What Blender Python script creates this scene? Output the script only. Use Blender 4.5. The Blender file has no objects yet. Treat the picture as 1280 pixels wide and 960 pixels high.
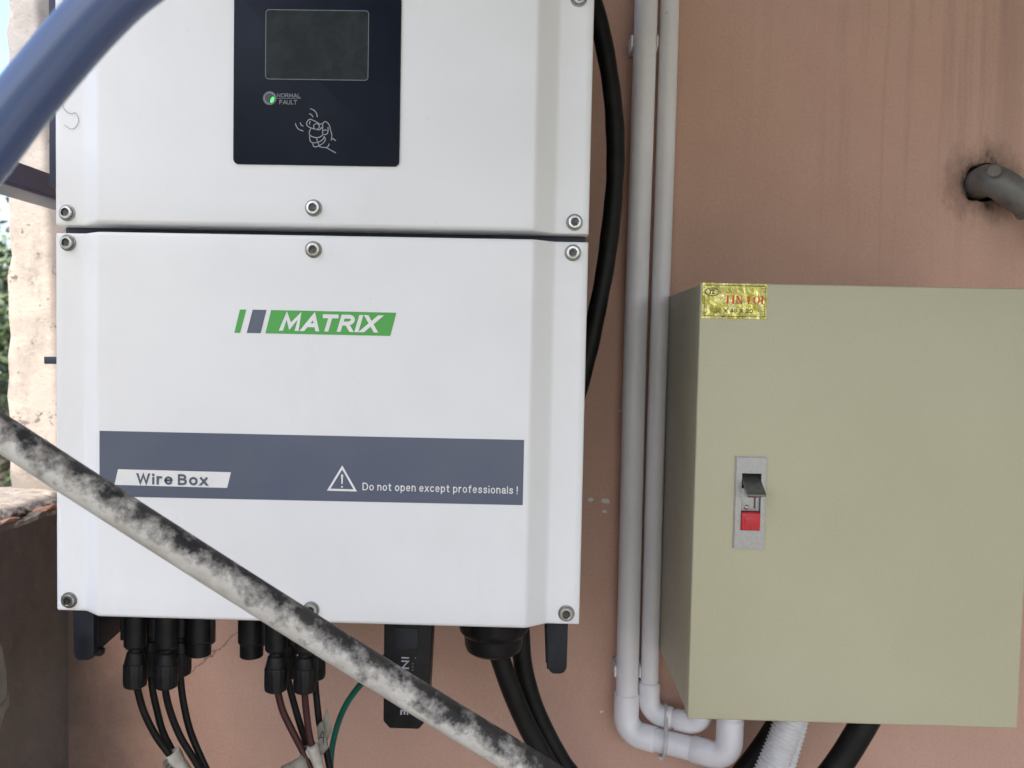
import bpy, bmesh, math, random
from mathutils import Vector, Matrix, noise
random.seed(7)
SC = bpy.context.scene
COL = SC.collection

# ------------------------------------------------------------------ camera
cam_d = bpy.data.cameras.new('camera')
cam = bpy.data.objects.new('camera', cam_d)
COL.objects.link(cam)
SC.camera = cam
cam_d.sensor_width = 36.0
cam_d.lens = 1060.3 / 1280 * 36
cam_d.clip_start = 0.02
cam_d.clip_end = 500
PITCH, ROLL, YAW = math.radians(-2.5115), math.radians(1.1682), math.radians(1.2446)
fwd = Vector((-math.sin(YAW) * math.cos(PITCH), math.cos(YAW) * math.cos(PITCH), math.sin(PITCH)))
r0 = Vector((math.cos(YAW), math.sin(YAW), 0))
u0 = r0.cross(fwd)
rr = r0 * math.cos(ROLL) + u0 * math.sin(ROLL)
uu = -r0 * math.sin(ROLL) + u0 * math.cos(ROLL)
M = Matrix((rr, uu, -fwd)).transposed().to_4x4()
M.translation = Vector((0, -0.9696, 1.35))
cam.matrix_world = M
cam_d.dof.use_dof = True
cam_d.dof.focus_distance = 0.72
cam_d.dof.aperture_fstop = 9

# ------------------------------------------------------------------ light
SUN = Vector((0.05, 0.50, -0.86)).normalized()      # the way the light travels
w = bpy.data.worlds.new('World')
SC.world = w
w.use_nodes = True
nt = w.node_tree
bg = nt.nodes['Background']
sky = nt.nodes.new('ShaderNodeTexSky')
sky.sky_type = 'NISHITA'
sky.sun_disc = False
sky.sun_elevation = math.asin(-SUN.z)
sky.sun_rotation = math.atan2(-SUN.x, -SUN.y)
sky.air_density = 1.0
sky.dust_density = 4.2
sky.ozone_density = 0.6
nt.links.new(sky.outputs[0], bg.inputs[0])
bg.inputs[1].default_value = 0.13
sd = bpy.data.lights.new('sun', 'SUN')
sd.energy = 2.6
sd.angle = math.radians(0.6)
sd.color = (1.0, 0.95, 0.88)
so = bpy.data.objects.new('sun', sd)
COL.objects.link(so)
so.location = (0, -3, 6)
so.rotation_euler = SUN.to_track_quat('-Z', 'Y').to_euler()
SC.view_settings.view_transform = 'Standard'
SC.view_settings.look = 'None'
SC.view_settings.exposure = 1.9
SC.view_settings.gamma = 1.0
SC.view_settings.use_curve_mapping = False


# ------------------------------------------------------------------ helpers
def link(name, me, mat=None, parent=None, smooth=False):
    o = bpy.data.objects.new(name, me)
    COL.objects.link(o)
    if mat is not None and not me.materials:
        me.materials.append(mat)
    if parent is not None:
        o.parent = parent
    if smooth:
        for p in me.polygons:
            p.use_smooth = True
    return o


def from_bm(name, bm, mat, parent=None, smooth=False):
    bmesh.ops.recalc_face_normals(bm, faces=bm.faces[:])
    me = bpy.data.meshes.new(name)
    bm.to_mesh(me)
    bm.free()
    return link(name, me, mat, parent, smooth)


def from_py(name, vs, fs, mat, parent=None, smooth=False):
    me = bpy.data.meshes.new(name)
    me.from_pydata([tuple(v) for v in vs], [], fs)
    me.update()
    return link(name, me, mat, parent, smooth)


def thing(name, label, cat, group=None, loc=(0, 0, 0)):
    o = bpy.data.objects.new(name, None)
    COL.objects.link(o)
    o.empty_display_size = 0.02
    return tag(o, label, cat, group)


def tag(o, label, cat, group=None):
    o['label'] = label
    o['category'] = cat
    if group:
        o['group'] = group
    return o


def struct(o):
    o['kind'] = 'structure'
    return o


def auto_smooth(o, deg=35):
    me = o.data
    for p in me.polygons:
        p.use_smooth = True
    me.set_sharp_from_angle(angle=math.radians(deg))
    return o


def add_box(bm, x0, x1, y0, y1, z0, z1):
    r = bmesh.ops.create_cube(bm, size=1)
    for v in r['verts']:
        v.co = Vector(((x0 + x1) / 2 + v.co.x * (x1 - x0), (y0 + y1) / 2 + v.co.y * (y1 - y0), (z0 + z1) / 2 + v.co.z * (z1 - z0)))
    return r['verts']


def box(name, x0, x1, y0, y1, z0, z1, mat, parent=None, bev=0.0, seg=2):
    bm = bmesh.new()
    add_box(bm, x0, x1, y0, y1, z0, z1)
    if bev:
        bmesh.ops.bevel(bm, geom=bm.edges[:], offset=bev, segments=seg, affect='EDGES', profile=0.5)
    o = from_bm(name, bm, mat, parent)
    if bev:
        auto_smooth(o, 40)
    return o


def prism(name, poly, axis, a, b, mat, parent=None, bev=0.0):
    """poly in the plane across `axis`, pushed from a to b along it (axis 'x': (y,z); 'y': (x,z); 'z': (x,y))"""
    def P(u, v, t):
        return {'x': (t, u, v), 'y': (u, t, v), 'z': (u, v, t)}[axis]
    bm = bmesh.new()
    A = [bm.verts.new(P(u, v, a)) for u, v in poly]
    B = [bm.verts.new(P(u, v, b)) for u, v in poly]
    n = len(poly)
    bm.faces.new(A)
    bm.faces.new(B[::-1])
    for i in range(n):
        bm.faces.new((A[i], B[i], B[(i + 1) % n], A[(i + 1) % n]))
    if bev:
        bmesh.ops.bevel(bm, geom=bm.edges[:], offset=bev, segments=2, affect='EDGES', profile=0.5)
    o = from_bm(name, bm, mat, parent)
    if bev:
        auto_smooth(o, 40)
    return o


def lathe(name, prof, origin, axis, mat, parent=None, seg=32, deg=35, ribs=0, rib_depth=0.0, rib_span=None):
    """prof: list of (radius, height along axis)"""
    ax = Vector(axis).normalized()
    t = Vector((1, 0, 0)) if abs(ax.x) < 0.8 else Vector((0, 1, 0))
    e1 = ax.cross(t).normalized()
    e2 = ax.cross(e1)
    O = Vector(origin)
    bm = bmesh.new()
    rings = []
    for r, h in prof:
        if r < 1e-6:
            rings.append([bm.verts.new(O + ax * h)])
            continue
        ring = []
        for i in range(seg):
            a = 2 * math.pi * i / seg
            k = r
            if ribs and rib_span[0] <= h <= rib_span[1]:
                k = r - rib_depth * (1 if (i * ribs * 2 // seg) % 2 else 0)
            ring.append(bm.verts.new(O + ax * h + (e1 * math.cos(a) + e2 * math.sin(a)) * k))
        rings.append(ring)
    for A, B in zip(rings, rings[1:]):
        for i in range(seg):
            j = (i + 1) % seg
            if len(A) == 1 and len(B) == 1:
                continue
            if len(A) == 1:
                bm.faces.new((A[0], B[i], B[j]))
            elif len(B) == 1:
                bm.faces.new((A[i], B[0], A[j]))
            else:
                bm.faces.new((A[i], B[i], B[j], A[j]))
    o = from_bm(name, bm, mat, parent)
    return auto_smooth(o, deg)


def spline(pts, step=0.006):
    """Catmull-Rom through the points, resampled"""
    P = [Vector(p) for p in pts]
    P = [P[0] * 2 - P[1]] + P + [P[-1] * 2 - P[-2]]
    out = []
    for i in range(1, len(P) - 2):
        a, b, c, d = P[i - 1:i + 3]
        n = max(2, int((c - b).length / step))
        for k in range(n):
            t = k / n
            out.append(0.5 * ((2 * b) + (c - a) * t + (2 * a - 5 * b + 4 * c - d) * t * t + (3 * b - a - 3 * c + d) * t ** 3))
    out.append(P[-2].copy())
    return out


def tube(name, path, rad, mat, parent=None, seg=16, caps=True, radf=None, section=None, deg=50):
    """sweep; UV.x = angle (0 at the top), UV.y = metres along"""
    n = len(path)
    T = []
    for i in range(n):
        T.append((path[min(i + 1, n - 1)] - path[max(i - 1, 0)]).normalized())
    up = Vector((0, 0, 1)) if abs(T[0].z) < 0.9 else Vector((0, -1, 0))
    N = (up - T[0] * up.dot(T[0])).normalized()
    vs, fs, uvs = [], [], []
    L = 0
    lens = []
    for i in range(n):
        if i:
            L += (path[i] - path[i - 1]).length
            N = (N - T[i] * N.dot(T[i])).normalized()
        lens.append(L)
        B = T[i].cross(N)
        r = radf(i, L) if radf else rad
        for k in range(seg):
            a = 2 * math.pi * k / seg
            s = section(a) if section else 1.0
            vs.append(path[i] + (N * math.cos(a) + B * math.sin(a)) * r * s)
    for i in range(n - 1):
        for k in range(seg):
            j = (k + 1) % seg
            fs.append((i * seg + k, i * seg + j, (i + 1) * seg + j, (i + 1) * seg + k))
            uvs.append(((k / seg, lens[i]), ((k + 1) / seg, lens[i]), ((k + 1) / seg, lens[i + 1]), (k / seg, lens[i + 1])))
    if caps:
        fs.append(tuple(range(seg))[::-1])
        uvs.append(tuple((0, 0) for _ in range(seg)))
        fs.append(tuple((n - 1) * seg + k for k in range(seg)))
        uvs.append(tuple((0, 0) for _ in range(seg)))
    me = bpy.data.meshes.new(name)
    me.from_pydata([tuple(v) for v in vs], [], fs)
    uv = me.uv_layers.new(name='UVMap')
    li = 0
    for f in uvs:
        for c in f:
            uv.data[li].uv = c
            li += 1
    me.update()
    o = link(name, me, mat, parent)
    return auto_smooth(o, deg)


def bend(pts, rads, n=10):
    """polyline with circular fillets at its inner points"""
    P = [Vector(p) for p in pts]
    out = [P[0]]
    for i in range(1, len(P) - 1):
        a = (P[i - 1] - P[i]).normalized()
        b = (P[i + 1] - P[i]).normalized()
        ang = a.angle(b)
        r = rads[i - 1]
        d = r / math.tan(ang / 2)
        c = P[i] + (a + b).normalized() * (r / math.sin(ang / 2))
        s = P[i] + a * d - c
        e = P[i] + b * d - c
        tot = s.angle(e)
        for k in range(n + 1):
            t = k / n
            v = (s * math.sin((1 - t) * tot) + e * math.sin(t * tot)) / math.sin(tot)
            out.append(c + v)
    out.append(P[-1])
    return out


def sheet(name, polys, y, mat, parent=None):
    """flat printed shapes facing -Y; polys: list of [(x,z)...]"""
    vs, fs = [], []
    for p in polys:
        b = len(vs)
        vs += [(x, y, z) for x, z in p]
        fs.append(tuple(range(b, b + len(p))))
    o = from_py(name, vs, fs, mat, parent)
    for p in o.data.polygons:
        if p.normal.y > 0:
            p.flip()
    return o


def ribbon(name, lines, wd, y, mat, parent=None, smooth=True, closed=False):
    vs, fs = [], []
    for ln in lines:
        P = [Vector((a, 0, b)) for a, b in ln]
        if smooth and len(P) > 2:
            P = spline(P, 0.0006)
        n = len(P)
        b0 = len(vs)
        for i in range(n):
            if closed:
                t = (P[(i + 1) % n] - P[i - 1]).normalized()
            else:
                t = (P[min(i + 1, n - 1)] - P[max(i - 1, 0)]).normalized()
            s = Vector((-t.z, 0, t.x)) * wd / 2
            if closed and not smooth:   # mitre
                t1 = (P[i] - P[i - 1]).normalized()
                c = max(0.3, t.dot(t1))
                s = s / c
            vs.append((P[i].x + s.x, y, P[i].z + s.z))
            vs.append((P[i].x - s.x, y, P[i].z - s.z))
        m = n if closed else n - 1
        for i in range(m):
            j = (i + 1) % n
            fs.append((b0 + 2 * i, b0 + 2 * i + 1, b0 + 2 * j + 1, b0 + 2 * j))
    o = from_py(name, vs, fs, mat, parent)
    for p in o.data.polygons:
        if p.normal.y > 0:
            p.flip()
    return o


def arc(cx, cy, rx, ry, a0, a1, n=12):
    return [(cx + rx * math.cos(math.radians(a0 + (a1 - a0) * k / n)), cy + ry * math.sin(math.radians(a0 + (a1 - a0) * k / n))) for k in range(n + 1)]


def sm(pts):
    return [(p.x, p.z) for p in spline([(a_, 0, b_) for a_, b_ in pts], 0.06)]


GLYPH = {
    'D': (.70, [[(0, 0), (0, 1)], [(0.06, 1), (.28, 1)] + arc(.28, .5, .42, .5, 80, -80) + [(.28, 0), (.06, 0)]]),
    'o': (.52, [arc(.26, .36, .26, .36, 0, 360, 18)]),
    'n': (.46, [[(0, 0), (0, .74)], [(0, .42)] + arc(.23, .50, .23, .22, 165, 0) + [(.46, 0)]]),
    't': (.32, [[(.14, .95), (.14, .14), (.2, .02), (.32, .01)], [(0, .72), (.31, .72)]]),
    'p': (.50, [[(0, -.28), (0, .74)], arc(.25, .36, .25, .36, 0, 360, 18)]),
    'e': (.50, [[(0.01, .38), (.49, .38)] + arc(.25, .36, .25, .36, 8, 318, 16)]),
    'x': (.46, [[(0, 0), (.46, .72)], [(0, .72), (.46, 0)]]),
    'c': (.46, [arc(.25, .36, .25, .36, 45, 315, 14)]),
    'r': (.28, [[(0, 0), (0, .74)], sm([(0, .42), (.05, .60), (.14, .71), (.28, .71)])]),
    'f': (.32, [[(.13, 0), (.13, .82)] + [(.17, .95), (.30, 1)], [(0, .72), (.31, .72)]]),
    's': (.44, [sm([(.42, .56), (.34, .69), (.2, .72), (.06, .64), (.06, .48), (.2, .39), (.36, .31), (.43, .17), (.34, .03), (.2, 0), (.07, .04), (.01, .17)])]),
    'i': (.0, [[(0, 0), (0, .62)], [(0, .95), (0, 1)]]),
    'a': (.46, [sm([(.03, .55), (.1, .68), (.24, .72), (.38, .67), (.43, .52)]) + [(.43, .1), (.46, 0)], sm([(.43, .42), (.24, .39), (.06, .31), (.02, .16), (.1, .03), (.24, 0), (.38, .08), (.43, .2)])]),
    'l': (.0, [[(0, 0), (0, 1)]]),
    '!': (.0, [[(0, .34), (0, 1)], [(0, 0), (0, .04)]]),
    'W': (.92, [[(0, 1), (.22, 0), (.46, .96), (.70, 0), (.92, 1)]]),
    'B': (.56, [[(0, 0), (0, 1)], [(.06, 1), (.26, 1)] + arc(.28, .77, .23, .23, 80, -80) + [(.28, .54), (.08, .54)], [(.28, .54)] + arc(.29, .27, .27, .27, 80, -80) + [(.26, 0), (.06, 0)]]),
    'N': (.66, [[(0, 0), (0, 1), (.66, 0), (.66, 1)]]),
    'O': (.80, [arc(.40, .5, .40, .5, 0, 360, 22)]),
    'R': (.60, [[(0, 0), (0, 1)], [(.08, 1), (.3, 1)] + arc(.32, .74, .25, .26, 75, -75) + [(.3, .48), (.1, .48)], [(.32, .46), (.60, 0)]]),
    'M': (.82, [[(0, 0), (.07, 1), (.41, .2), (.75, 1), (.82, 0)]]),
    'A': (.72, [[(0, 0), (.36, 1), (.72, 0)], [(.13, .30), (.59, .30)]]),
    'L': (.48, [[(0, 1), (0, 0), (.48, 0)]]),
    'F': (.50, [[(0, 0), (0, 1), (.50, 1)], [(0, .53), (.44, .53)]]),
    'E': (.52, [[(.52, 1), (0, 1), (0, 0), (.52, 0)], [(0, .53), (.46, .53)]]),
    'U': (.62, [[(0, 1)] + arc(.31, .30, .31, .30, 180, 360) + [(.62, 1)]]),
    'T': (.64, [[(0, 1), (.64, 1)], [(.32, 1), (.32, 0)]]),
    'I': (.0, [[(0, 0), (0, 1)]]),
    'X': (.62, [[(0, 0), (.62, 1)], [(0, 1), (.62, 0)]]),
    '0': (.50, [arc(.25, .5, .25, .5, 0, 360, 18)]),
    '2': (.50, [sm([(.02, .72), (.08, .93), (.26, 1), (.44, .92), (.46, .7), (.34, .45)]) + [(.0, 0), (.5, 0)]]),
    '3': (.48, [sm([(.02, .82), (.1, .96), (.25, 1), (.41, .92), (.43, .72), (.32, .56), (.18, .53)]), sm([(.18, .53), (.36, .5), (.47, .32), (.42, .1), (.24, 0), (.08, .05), (.0, .2)])]),
    '4': (.52, [[(.38, 0), (.38, 1), (.0, .27), (.52, .27)]]),
}


def lettering(name, body, x0, x1, z0, z1, y, mat, parent, shear=0.0, weight=0.12, gap=0.26, turn=0, space=0.5):
    """drawn letters, cap height z0..z1, fitted to the width x0..x1; weight = stroke over cap height"""
    pos, out = 0.0, []
    for qi, ch in enumerate(body):
        if ch == ' ':
            pos += space
            continue
        if body[max(0, qi - 1):qi + 1] in ('AT', 'AU', 'LT'):
            pos -= 0.13
        wd_, lines = GLYPH[ch]
        for ln in lines:
            out.append([(pos + a_, b_) for a_, b_ in ln])
        pos += wd_ + gap
    tot = pos - gap
    H = (x1 - x0) if turn else (z1 - z0)
    W = (z1 - z0) if turn else (x1 - x0)
    hw = weight * H / 2
    vs, fs = [], []
    for q, ln in enumerate(out):
        P, B = [], []
        for a_, b_ in ln:
            u = hw + (a_ / tot if tot else 0.5) * (W - 2 * hw - shear * H * 0) + shear * (b_ - 0.5) * H
            v = hw + b_ * (H - 2 * hw)
            p = Vector((x0 + v, 0, z1 - u)) if turn else Vector((x0 + u, 0, z0 + v))
            if not P or (p - P[-1]).length > 1e-6:
                P.append(p)
                B.append(b_)
        n = len(P)
        loop = (P[0] - P[-1]).length < 1e-5
        if loop:
            P.pop()
            n -= 1
        # butt ends stick out by half a stroke so that caps sit on the line
        b0 = len(vs)
        for i in range(n):
            pi = P[i - 1] if (i or loop) else None
            po = P[(i + 1) % n] if (i < n - 1 or loop) else None
            ti = (P[i] - pi).normalized() if pi else (po - P[i]).normalized()
            to = (po - P[i]).normalized() if po else ti
            t = (ti + to)
            t = t.normalized() if t.length > 1e-6 else to
            s = Vector((-t.z, 0, t.x)) * hw / max(0.45, t.dot(to))
            e = Vector((0, 0, 0))
            if pi is None or po is None:
                dirn = -to if pi is None else ti
                rise = abs(dirn.x if turn else dirn.z)
                edge = B[i] < 0.001 or B[i] > 0.999
                if edge and rise > 0.4:            # stems are cut level with the line
                    e = dirn * (hw / rise)
                    sgn = 1 if (s.z if turn else s.x) > 0 else -1
                    s = Vector((0, 0, sgn * hw / rise)) if turn else Vector((sgn * hw / rise, 0, 0))
                else:
                    e = dirn * hw * 0.95
            c = P[i] + e
            yy = y - q * 1.2e-5
            vs.append((c.x + s.x, yy, c.z + s.z))
            vs.append((c.x - s.x, yy, c.z - s.z))
        for i in range(n if loop else n - 1):
            j = (i + 1) % n
            fs.append((b0 + 2 * i, b0 + 2 * i + 1, b0 + 2 * j + 1, b0 + 2 * j))
    o = from_py(name, vs, fs, mat, parent)
    for p in o.data.polygons:
        if p.normal.y > 0:
            p.flip()
    return o


def frame_ring(bm, o, i, yf, yb_out, yb_in, back=None):
    """front ring between outer rect o and inner rect i (x0,x1,z0,z1) at yf, outer walls to yb_out, inner walls to yb_in, optional back of the pocket"""
    def R(r, y):
        x0, x1, z0, z1 = r
        return [bm.verts.new((x0, y, z0)), bm.verts.new((x1, y, z0)), bm.verts.new((x1, y, z1)), bm.verts.new((x0, y, z1))]
    O, I = R(o, yf), R(i, yf)
    Ob, Ib = R(o, yb_out), R(i, yb_in)
    for k in range(4):
        j = (k + 1) % 4
        bm.faces.new((O[k], O[j], I[j], I[k]))
        bm.faces.new((Ob[k], Ob[j], O[j], O[k]))
        bm.faces.new((I[k], I[j], Ib[j], Ib[k]))
    if back:
        bm.faces.new(Ib)
    return O, I, Ob, Ib


# ------------------------------------------------------------------ materials
class Mat:
    def __init__(self, name, color, rough=0.5, metal=0.0, spec=0.5):
        self.m = bpy.data.materials.new(name)
        self.m.use_nodes = True
        self.nt = self.m.node_tree
        self.b = self.nt.nodes['Principled BSDF']
        self.b.inputs['Base Color'].default_value = (*color, 1)
        self.b.inputs['Roughness'].default_value = rough
        self.b.inputs['Metallic'].default_value = metal
        self.b.inputs['Specular IOR Level'].default_value = spec
        self.tc = None
        self.normal = None

    def n(self, t, **kw):
        nd = self.nt.nodes.new(t)
        for k, v in kw.items():
            setattr(nd, k, v)
        return nd

    def l(self, a, b):
        self.nt.links.new(a, b)

    def coord(self, scale=(1, 1, 1), loc=(0, 0, 0), uv=False):
        tc = self.n('ShaderNodeTexCoord')
        mp = self.n('ShaderNodeMapping')
        mp.inputs['Scale'].default_value = scale
        mp.inputs['Location'].default_value = loc
        self.l(tc.outputs['UV' if uv else 'Object'], mp.inputs[0])
        return mp.outputs[0]

    def noise(self, sc, detail=4, rough=0.55, scale=(1, 1, 1), loc=(0, 0, 0), dist=0.0, uv=False):
        t = self.n('ShaderNodeTexNoise')
        t.inputs['Scale'].default_value = sc
        t.inputs['Detail'].default_value = detail
        t.inputs['Roughness'].default_value = rough
        t.inputs['Distortion'].default_value = dist
        self.l(self.coord(scale, loc, uv), t.inputs['Vector'])
        return t.outputs['Fac']

    def ramp(self, fac, stops):
        r = self.n('ShaderNodeValToRGB')
        while len(r.color_ramp.elements) < len(stops):
            r.color_ramp.elements.new(0.5)
        for e, (p, c) in zip(r.color_ramp.elements, stops):
            e.position = p
            e.color = (c, c, c, 1) if isinstance(c, (int, float)) else (*c, 1)
        self.l(fac, r.inputs[0])
        return r.outputs[0]

    def math(self, op, a, b=None, clamp=False):
        m = self.n('ShaderNodeMath', operation=op, use_clamp=clamp)
        for k, v in enumerate((a, b)):
            if v is None:
                continue
            if isinstance(v, (int, float)):
                m.inputs[k].default_value = v
            else:
                self.l(v, m.inputs[k])
        return m.outputs[0]

    def mix(self, fac, a, b, mode='MIX'):
        m = self.n('ShaderNodeMix', data_type='RGBA', blend_type=mode)
        for s, v in ((m.inputs[0], fac), (m.inputs[6], a), (m.inputs[7], b)):
            if isinstance(v, (int, float)):
                s.default_value = v
            elif isinstance(v, tuple):
                s.default_value = (*v, 1)
            else:
                self.l(v, s)
        return m.outputs[2]

    def color(self, s):
        self.l(s, self.b.inputs['Base Color'])

    def rough(self, s):
        self.l(s, self.b.inputs['Roughness'])

    def bump(self, h, strength=0.2, dist=0.001):
        b = self.n('ShaderNodeBump')
        b.inputs['Strength'].default_value = strength
        b.inputs['Distance'].default_value = dist
        self.l(h, b.inputs['Height'])
        if self.normal is not None:
            self.l(self.normal, b.inputs['Normal'])
        self.normal = b.outputs[0]
        self.l(self.normal, self.b.inputs['Normal'])

    def var(self, c1, c2, sc, lo=0.35, hi=0.65, **kw):
        f = self.ramp(self.noise(sc, **kw), [(lo, 0.0), (hi, 1.0)])
        self.color(self.mix(f, c1, c2))
        return f


# white powder coat
mm = Mat('white_powder_coat', (0.8, 0.8, 0.8), 0.42, spec=0.45)
f = mm.ramp(mm.noise(9, 5, 0.6), [(0.4, 0.0), (0.75, 1.0)])
c = mm.mix(f, (0.80, 0.804, 0.812), (0.765, 0.768, 0.775))
dsp = mm.ramp(mm.noise(240, 3, 0.6, loc=(4, 4, 4)), [(0.745, 0.0), (0.78, 0.5)])
c = mm.mix(dsp, c, (0.45, 0.43, 0.40))
dst = mm.ramp(mm.noise(11, 7, 0.7, scale=(1, 1, 0.35), loc=(2, 6, 1)), [(0.55, 0.0), (0.8, 0.35)])
mm.color(mm.mix(dst, c, (0.66, 0.64, 0.60)))
mm.bump(mm.noise(900, 2, 0.5), 0.06, 0.0004)
mm.bump(mm.noise(6, 3, 0.5), 0.35, 0.004)
mm.rough(mm.ramp(mm.noise(22, 6, 0.65), [(0.3, 0.3), (0.7, 0.52)]))
M_WHITE = mm.m
# black inverter body, brackets
mm = Mat('black_metal', (0.014, 0.016, 0.021), 0.45, spec=0.25)
mm.var((0.012, 0.014, 0.019), (0.022, 0.024, 0.03), 40)
mm.bump(mm.noise(700, 2), 0.08, 0.0004)
M_BLACK = mm.m
mm = Mat('navy_frame', (0.025, 0.028, 0.06), 0.5)
mm.var((0.022, 0.025, 0.055), (0.035, 0.038, 0.07), 30)
M_NAVY = mm.m
mm = Mat('black_plastic', (0.012, 0.012, 0.013), 0.42, spec=0.25)
mm.var((0.006, 0.006, 0.007), (0.012, 0.012, 0.013), 90)
mm.bump(mm.noise(1500, 2), 0.1, 0.0003)
M_PLASTIC = mm.m
mm = Mat('black_rubber', (0.010, 0.010, 0.010), 0.5, spec=0.25)
mm.var((0.005, 0.005, 0.005), (0.014, 0.013, 0.013), 60, lo=0.45, hi=0.8)
mm.bump(mm.noise(300, 3), 0.12, 0.0006)
M_RUBBER = mm.m
mm = Mat('red_brown_wire', (0.10, 0.018, 0.016), 0.45)
mm.var((0.055, 0.013, 0.013), (0.038, 0.011, 0.011), 60)
M_REDWIRE = mm.m
mm = Mat('green_wire', (0.0, 0.12, 0.075), 0.42)
mm.var((0.004, 0.13, 0.085), (0.004, 0.10, 0.07), 60)
M_GREENWIRE = mm.m
# prints
mm = Mat('slate_print', (0.13, 0.155, 0.22), 0.45)
mm.var((0.088, 0.105, 0.155), (0.10, 0.115, 0.16), 20)
M_SLATE = mm.m
mm = Mat('green_print', (0.07, 0.36, 0.06), 0.45)
mm.var((0.07, 0.36, 0.06), (0.075, 0.37, 0.07), 50)
M_GREEN = mm.m
mm = Mat('white_print', (0.8, 0.8, 0.8), 0.45)
mm.var((0.8, 0.8, 0.79), (0.76, 0.76, 0.76), 50)
M_PRINT = mm.m
mm = Mat('grey_print', (0.17, 0.18, 0.2), 0.5)
mm.var((0.17, 0.18, 0.2), (0.13, 0.14, 0.16), 200)
M_GPRINT = mm.m
mm = Mat('mid_print', (0.25, 0.26, 0.28), 0.5)
mm.var((0.26, 0.27, 0.29), (0.19, 0.2, 0.22), 200)
M_MPRINT = mm.m
mm = Mat('pale_print', (0.36, 0.37, 0.4), 0.5)
mm.var((0.36, 0.37, 0.40), (0.28, 0.29, 0.33), 200)
M_PPRINT = mm.m
mm = Mat('display_acrylic', (0.009, 0.013, 0.022), 0.22, spec=0.12)
mm.var((0.008, 0.011, 0.02), (0.011, 0.016, 0.028), 12)
mm.rough(mm.ramp(mm.noise(25, 5), [(0.35, 0.42), (0.7, 0.55)]))
M_ACRYL = mm.m
mm = Mat('display_glass', (0.03, 0.037, 0.04), 0.25, spec=0.12)
f = mm.ramp(mm.noise(45, 6, 0.65, dist=0.6), [(0.4, 0.0), (0.7, 1.0)])
mm.color(mm.mix(f, (0.016, 0.021, 0.023), (0.034, 0.041, 0.045)))
mm.rough(mm.ramp(f, [(0.0, 0.4), (1.0, 0.55)]))
M_LCD = mm.m
mm = Mat('lcd_ghost', (0.017, 0.022, 0.023), 0.3)
mm.var((0.010, 0.013, 0.0145), (0.013, 0.017, 0.019), 60)
M_GHOST = mm.m
mm = Mat('green_led', (0.02, 0.6, 0.06), 0.3)
mm.var((0.02, 0.6, 0.06), (0.03, 0.7, 0.1), 100)
mm.b.inputs['Emission Color'].default_value = (0.02, 0.85, 0.06, 1)
mm.b.inputs['Emission Strength'].default_value = 0.9
M_LED = mm.m
# metals
mm = Mat('steel_screw', (0.55, 0.54, 0.52), 0.28, 1.0)
mm.var((0.55, 0.54, 0.52), (0.40, 0.39, 0.38), 300)
mm.bump(mm.noise(900, 2), 0.15, 0.0003)
M_STEEL = mm.m
mm = Mat('dark_socket', (0.06, 0.06, 0.06), 0.45, 1.0)
mm.var((0.06, 0.06, 0.06), (0.12, 0.12, 0.11), 400)
M_SOCKET = mm.m
mm = Mat('zinc', (0.36, 0.36, 0.37), 0.42, 0.85)
mm.var((0.36, 0.36, 0.37), (0.41, 0.41, 0.42), 350, detail=6)
mm.bump(mm.noise(900, 3), 0.12, 0.0004)
M_ZINC = mm.m
mm = Mat('lever_steel', (0.20, 0.21, 0.20), 0.4, 0.8)
mm.var((0.18, 0.19, 0.18), (0.25, 0.26, 0.25), 250)
M_LEVER = mm.m
mm = Mat('red_button', (0.55, 0.02, 0.03), 0.4)
mm.var((0.56, 0.022, 0.035), (0.48, 0.018, 0.028), 150)
M_RED = mm.m
# enclosure paint
mm = Mat('cabinet_paint', (0.34, 0.335, 0.25), 0.38, spec=0.5)
f = mm.ramp(mm.noise(7, 4), [(0.35, 0.0), (0.7, 1.0)])
c = mm.mix(f, (0.49, 0.462, 0.32), (0.462, 0.435, 0.295))
g = mm.ramp(mm.noise(420, 3, 0.6), [(0.3, 0.96), (0.7, 1.02)])
c = mm.mix(1.0, c, g, 'MULTIPLY')
sc1 = mm.ramp(mm.noise(60, 4, 0.6, scale=(1, 1, 0.06), loc=(3, 2, 5)), [(0.66, 0.0), (0.74, 0.22)])
c = mm.mix(sc1, c, (0.50, 0.48, 0.40))
sc2 = mm.ramp(mm.noise(210, 3, 0.6, loc=(8, 1, 2)), [(0.76, 0.0), (0.79, 0.55)])
mm.color(mm.mix(sc2, c, (0.16, 0.14, 0.09)))
mm.bump(mm.noise(5, 3, 0.5), 0.5, 0.006)
mm.bump(mm.noise(520, 3, 0.55), 0.2, 0.0005)
mm.rough(mm.ramp(mm.noise(200, 2), [(0.3, 0.34), (0.7, 0.48)]))
M_CAB = mm.m
mm = Mat('gold_foil', (0.78, 0.62, 0.12), 0.13, 1.0)
mm.var((0.95, 0.88, 0.38), (0.66, 0.58, 0.10), 120, detail=5)
mm.bump(mm.noise(150, 5, 0.6, scale=(1.3, 1, 0.7), dist=1.5), 1.0, 0.0032)
M_FOIL = mm.m
mm = Mat('red_ink', (0.62, 0.05, 0.02), 0.45)
mm.var((0.70, 0.045, 0.015), (0.6, 0.05, 0.015), 900)
M_REDINK = mm.m
mm = Mat('dark_ink', (0.04, 0.05, 0.035), 0.5)
mm.var((0.012, 0.016, 0.014), (0.03, 0.035, 0.02), 900)
M_INK = mm.m
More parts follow.
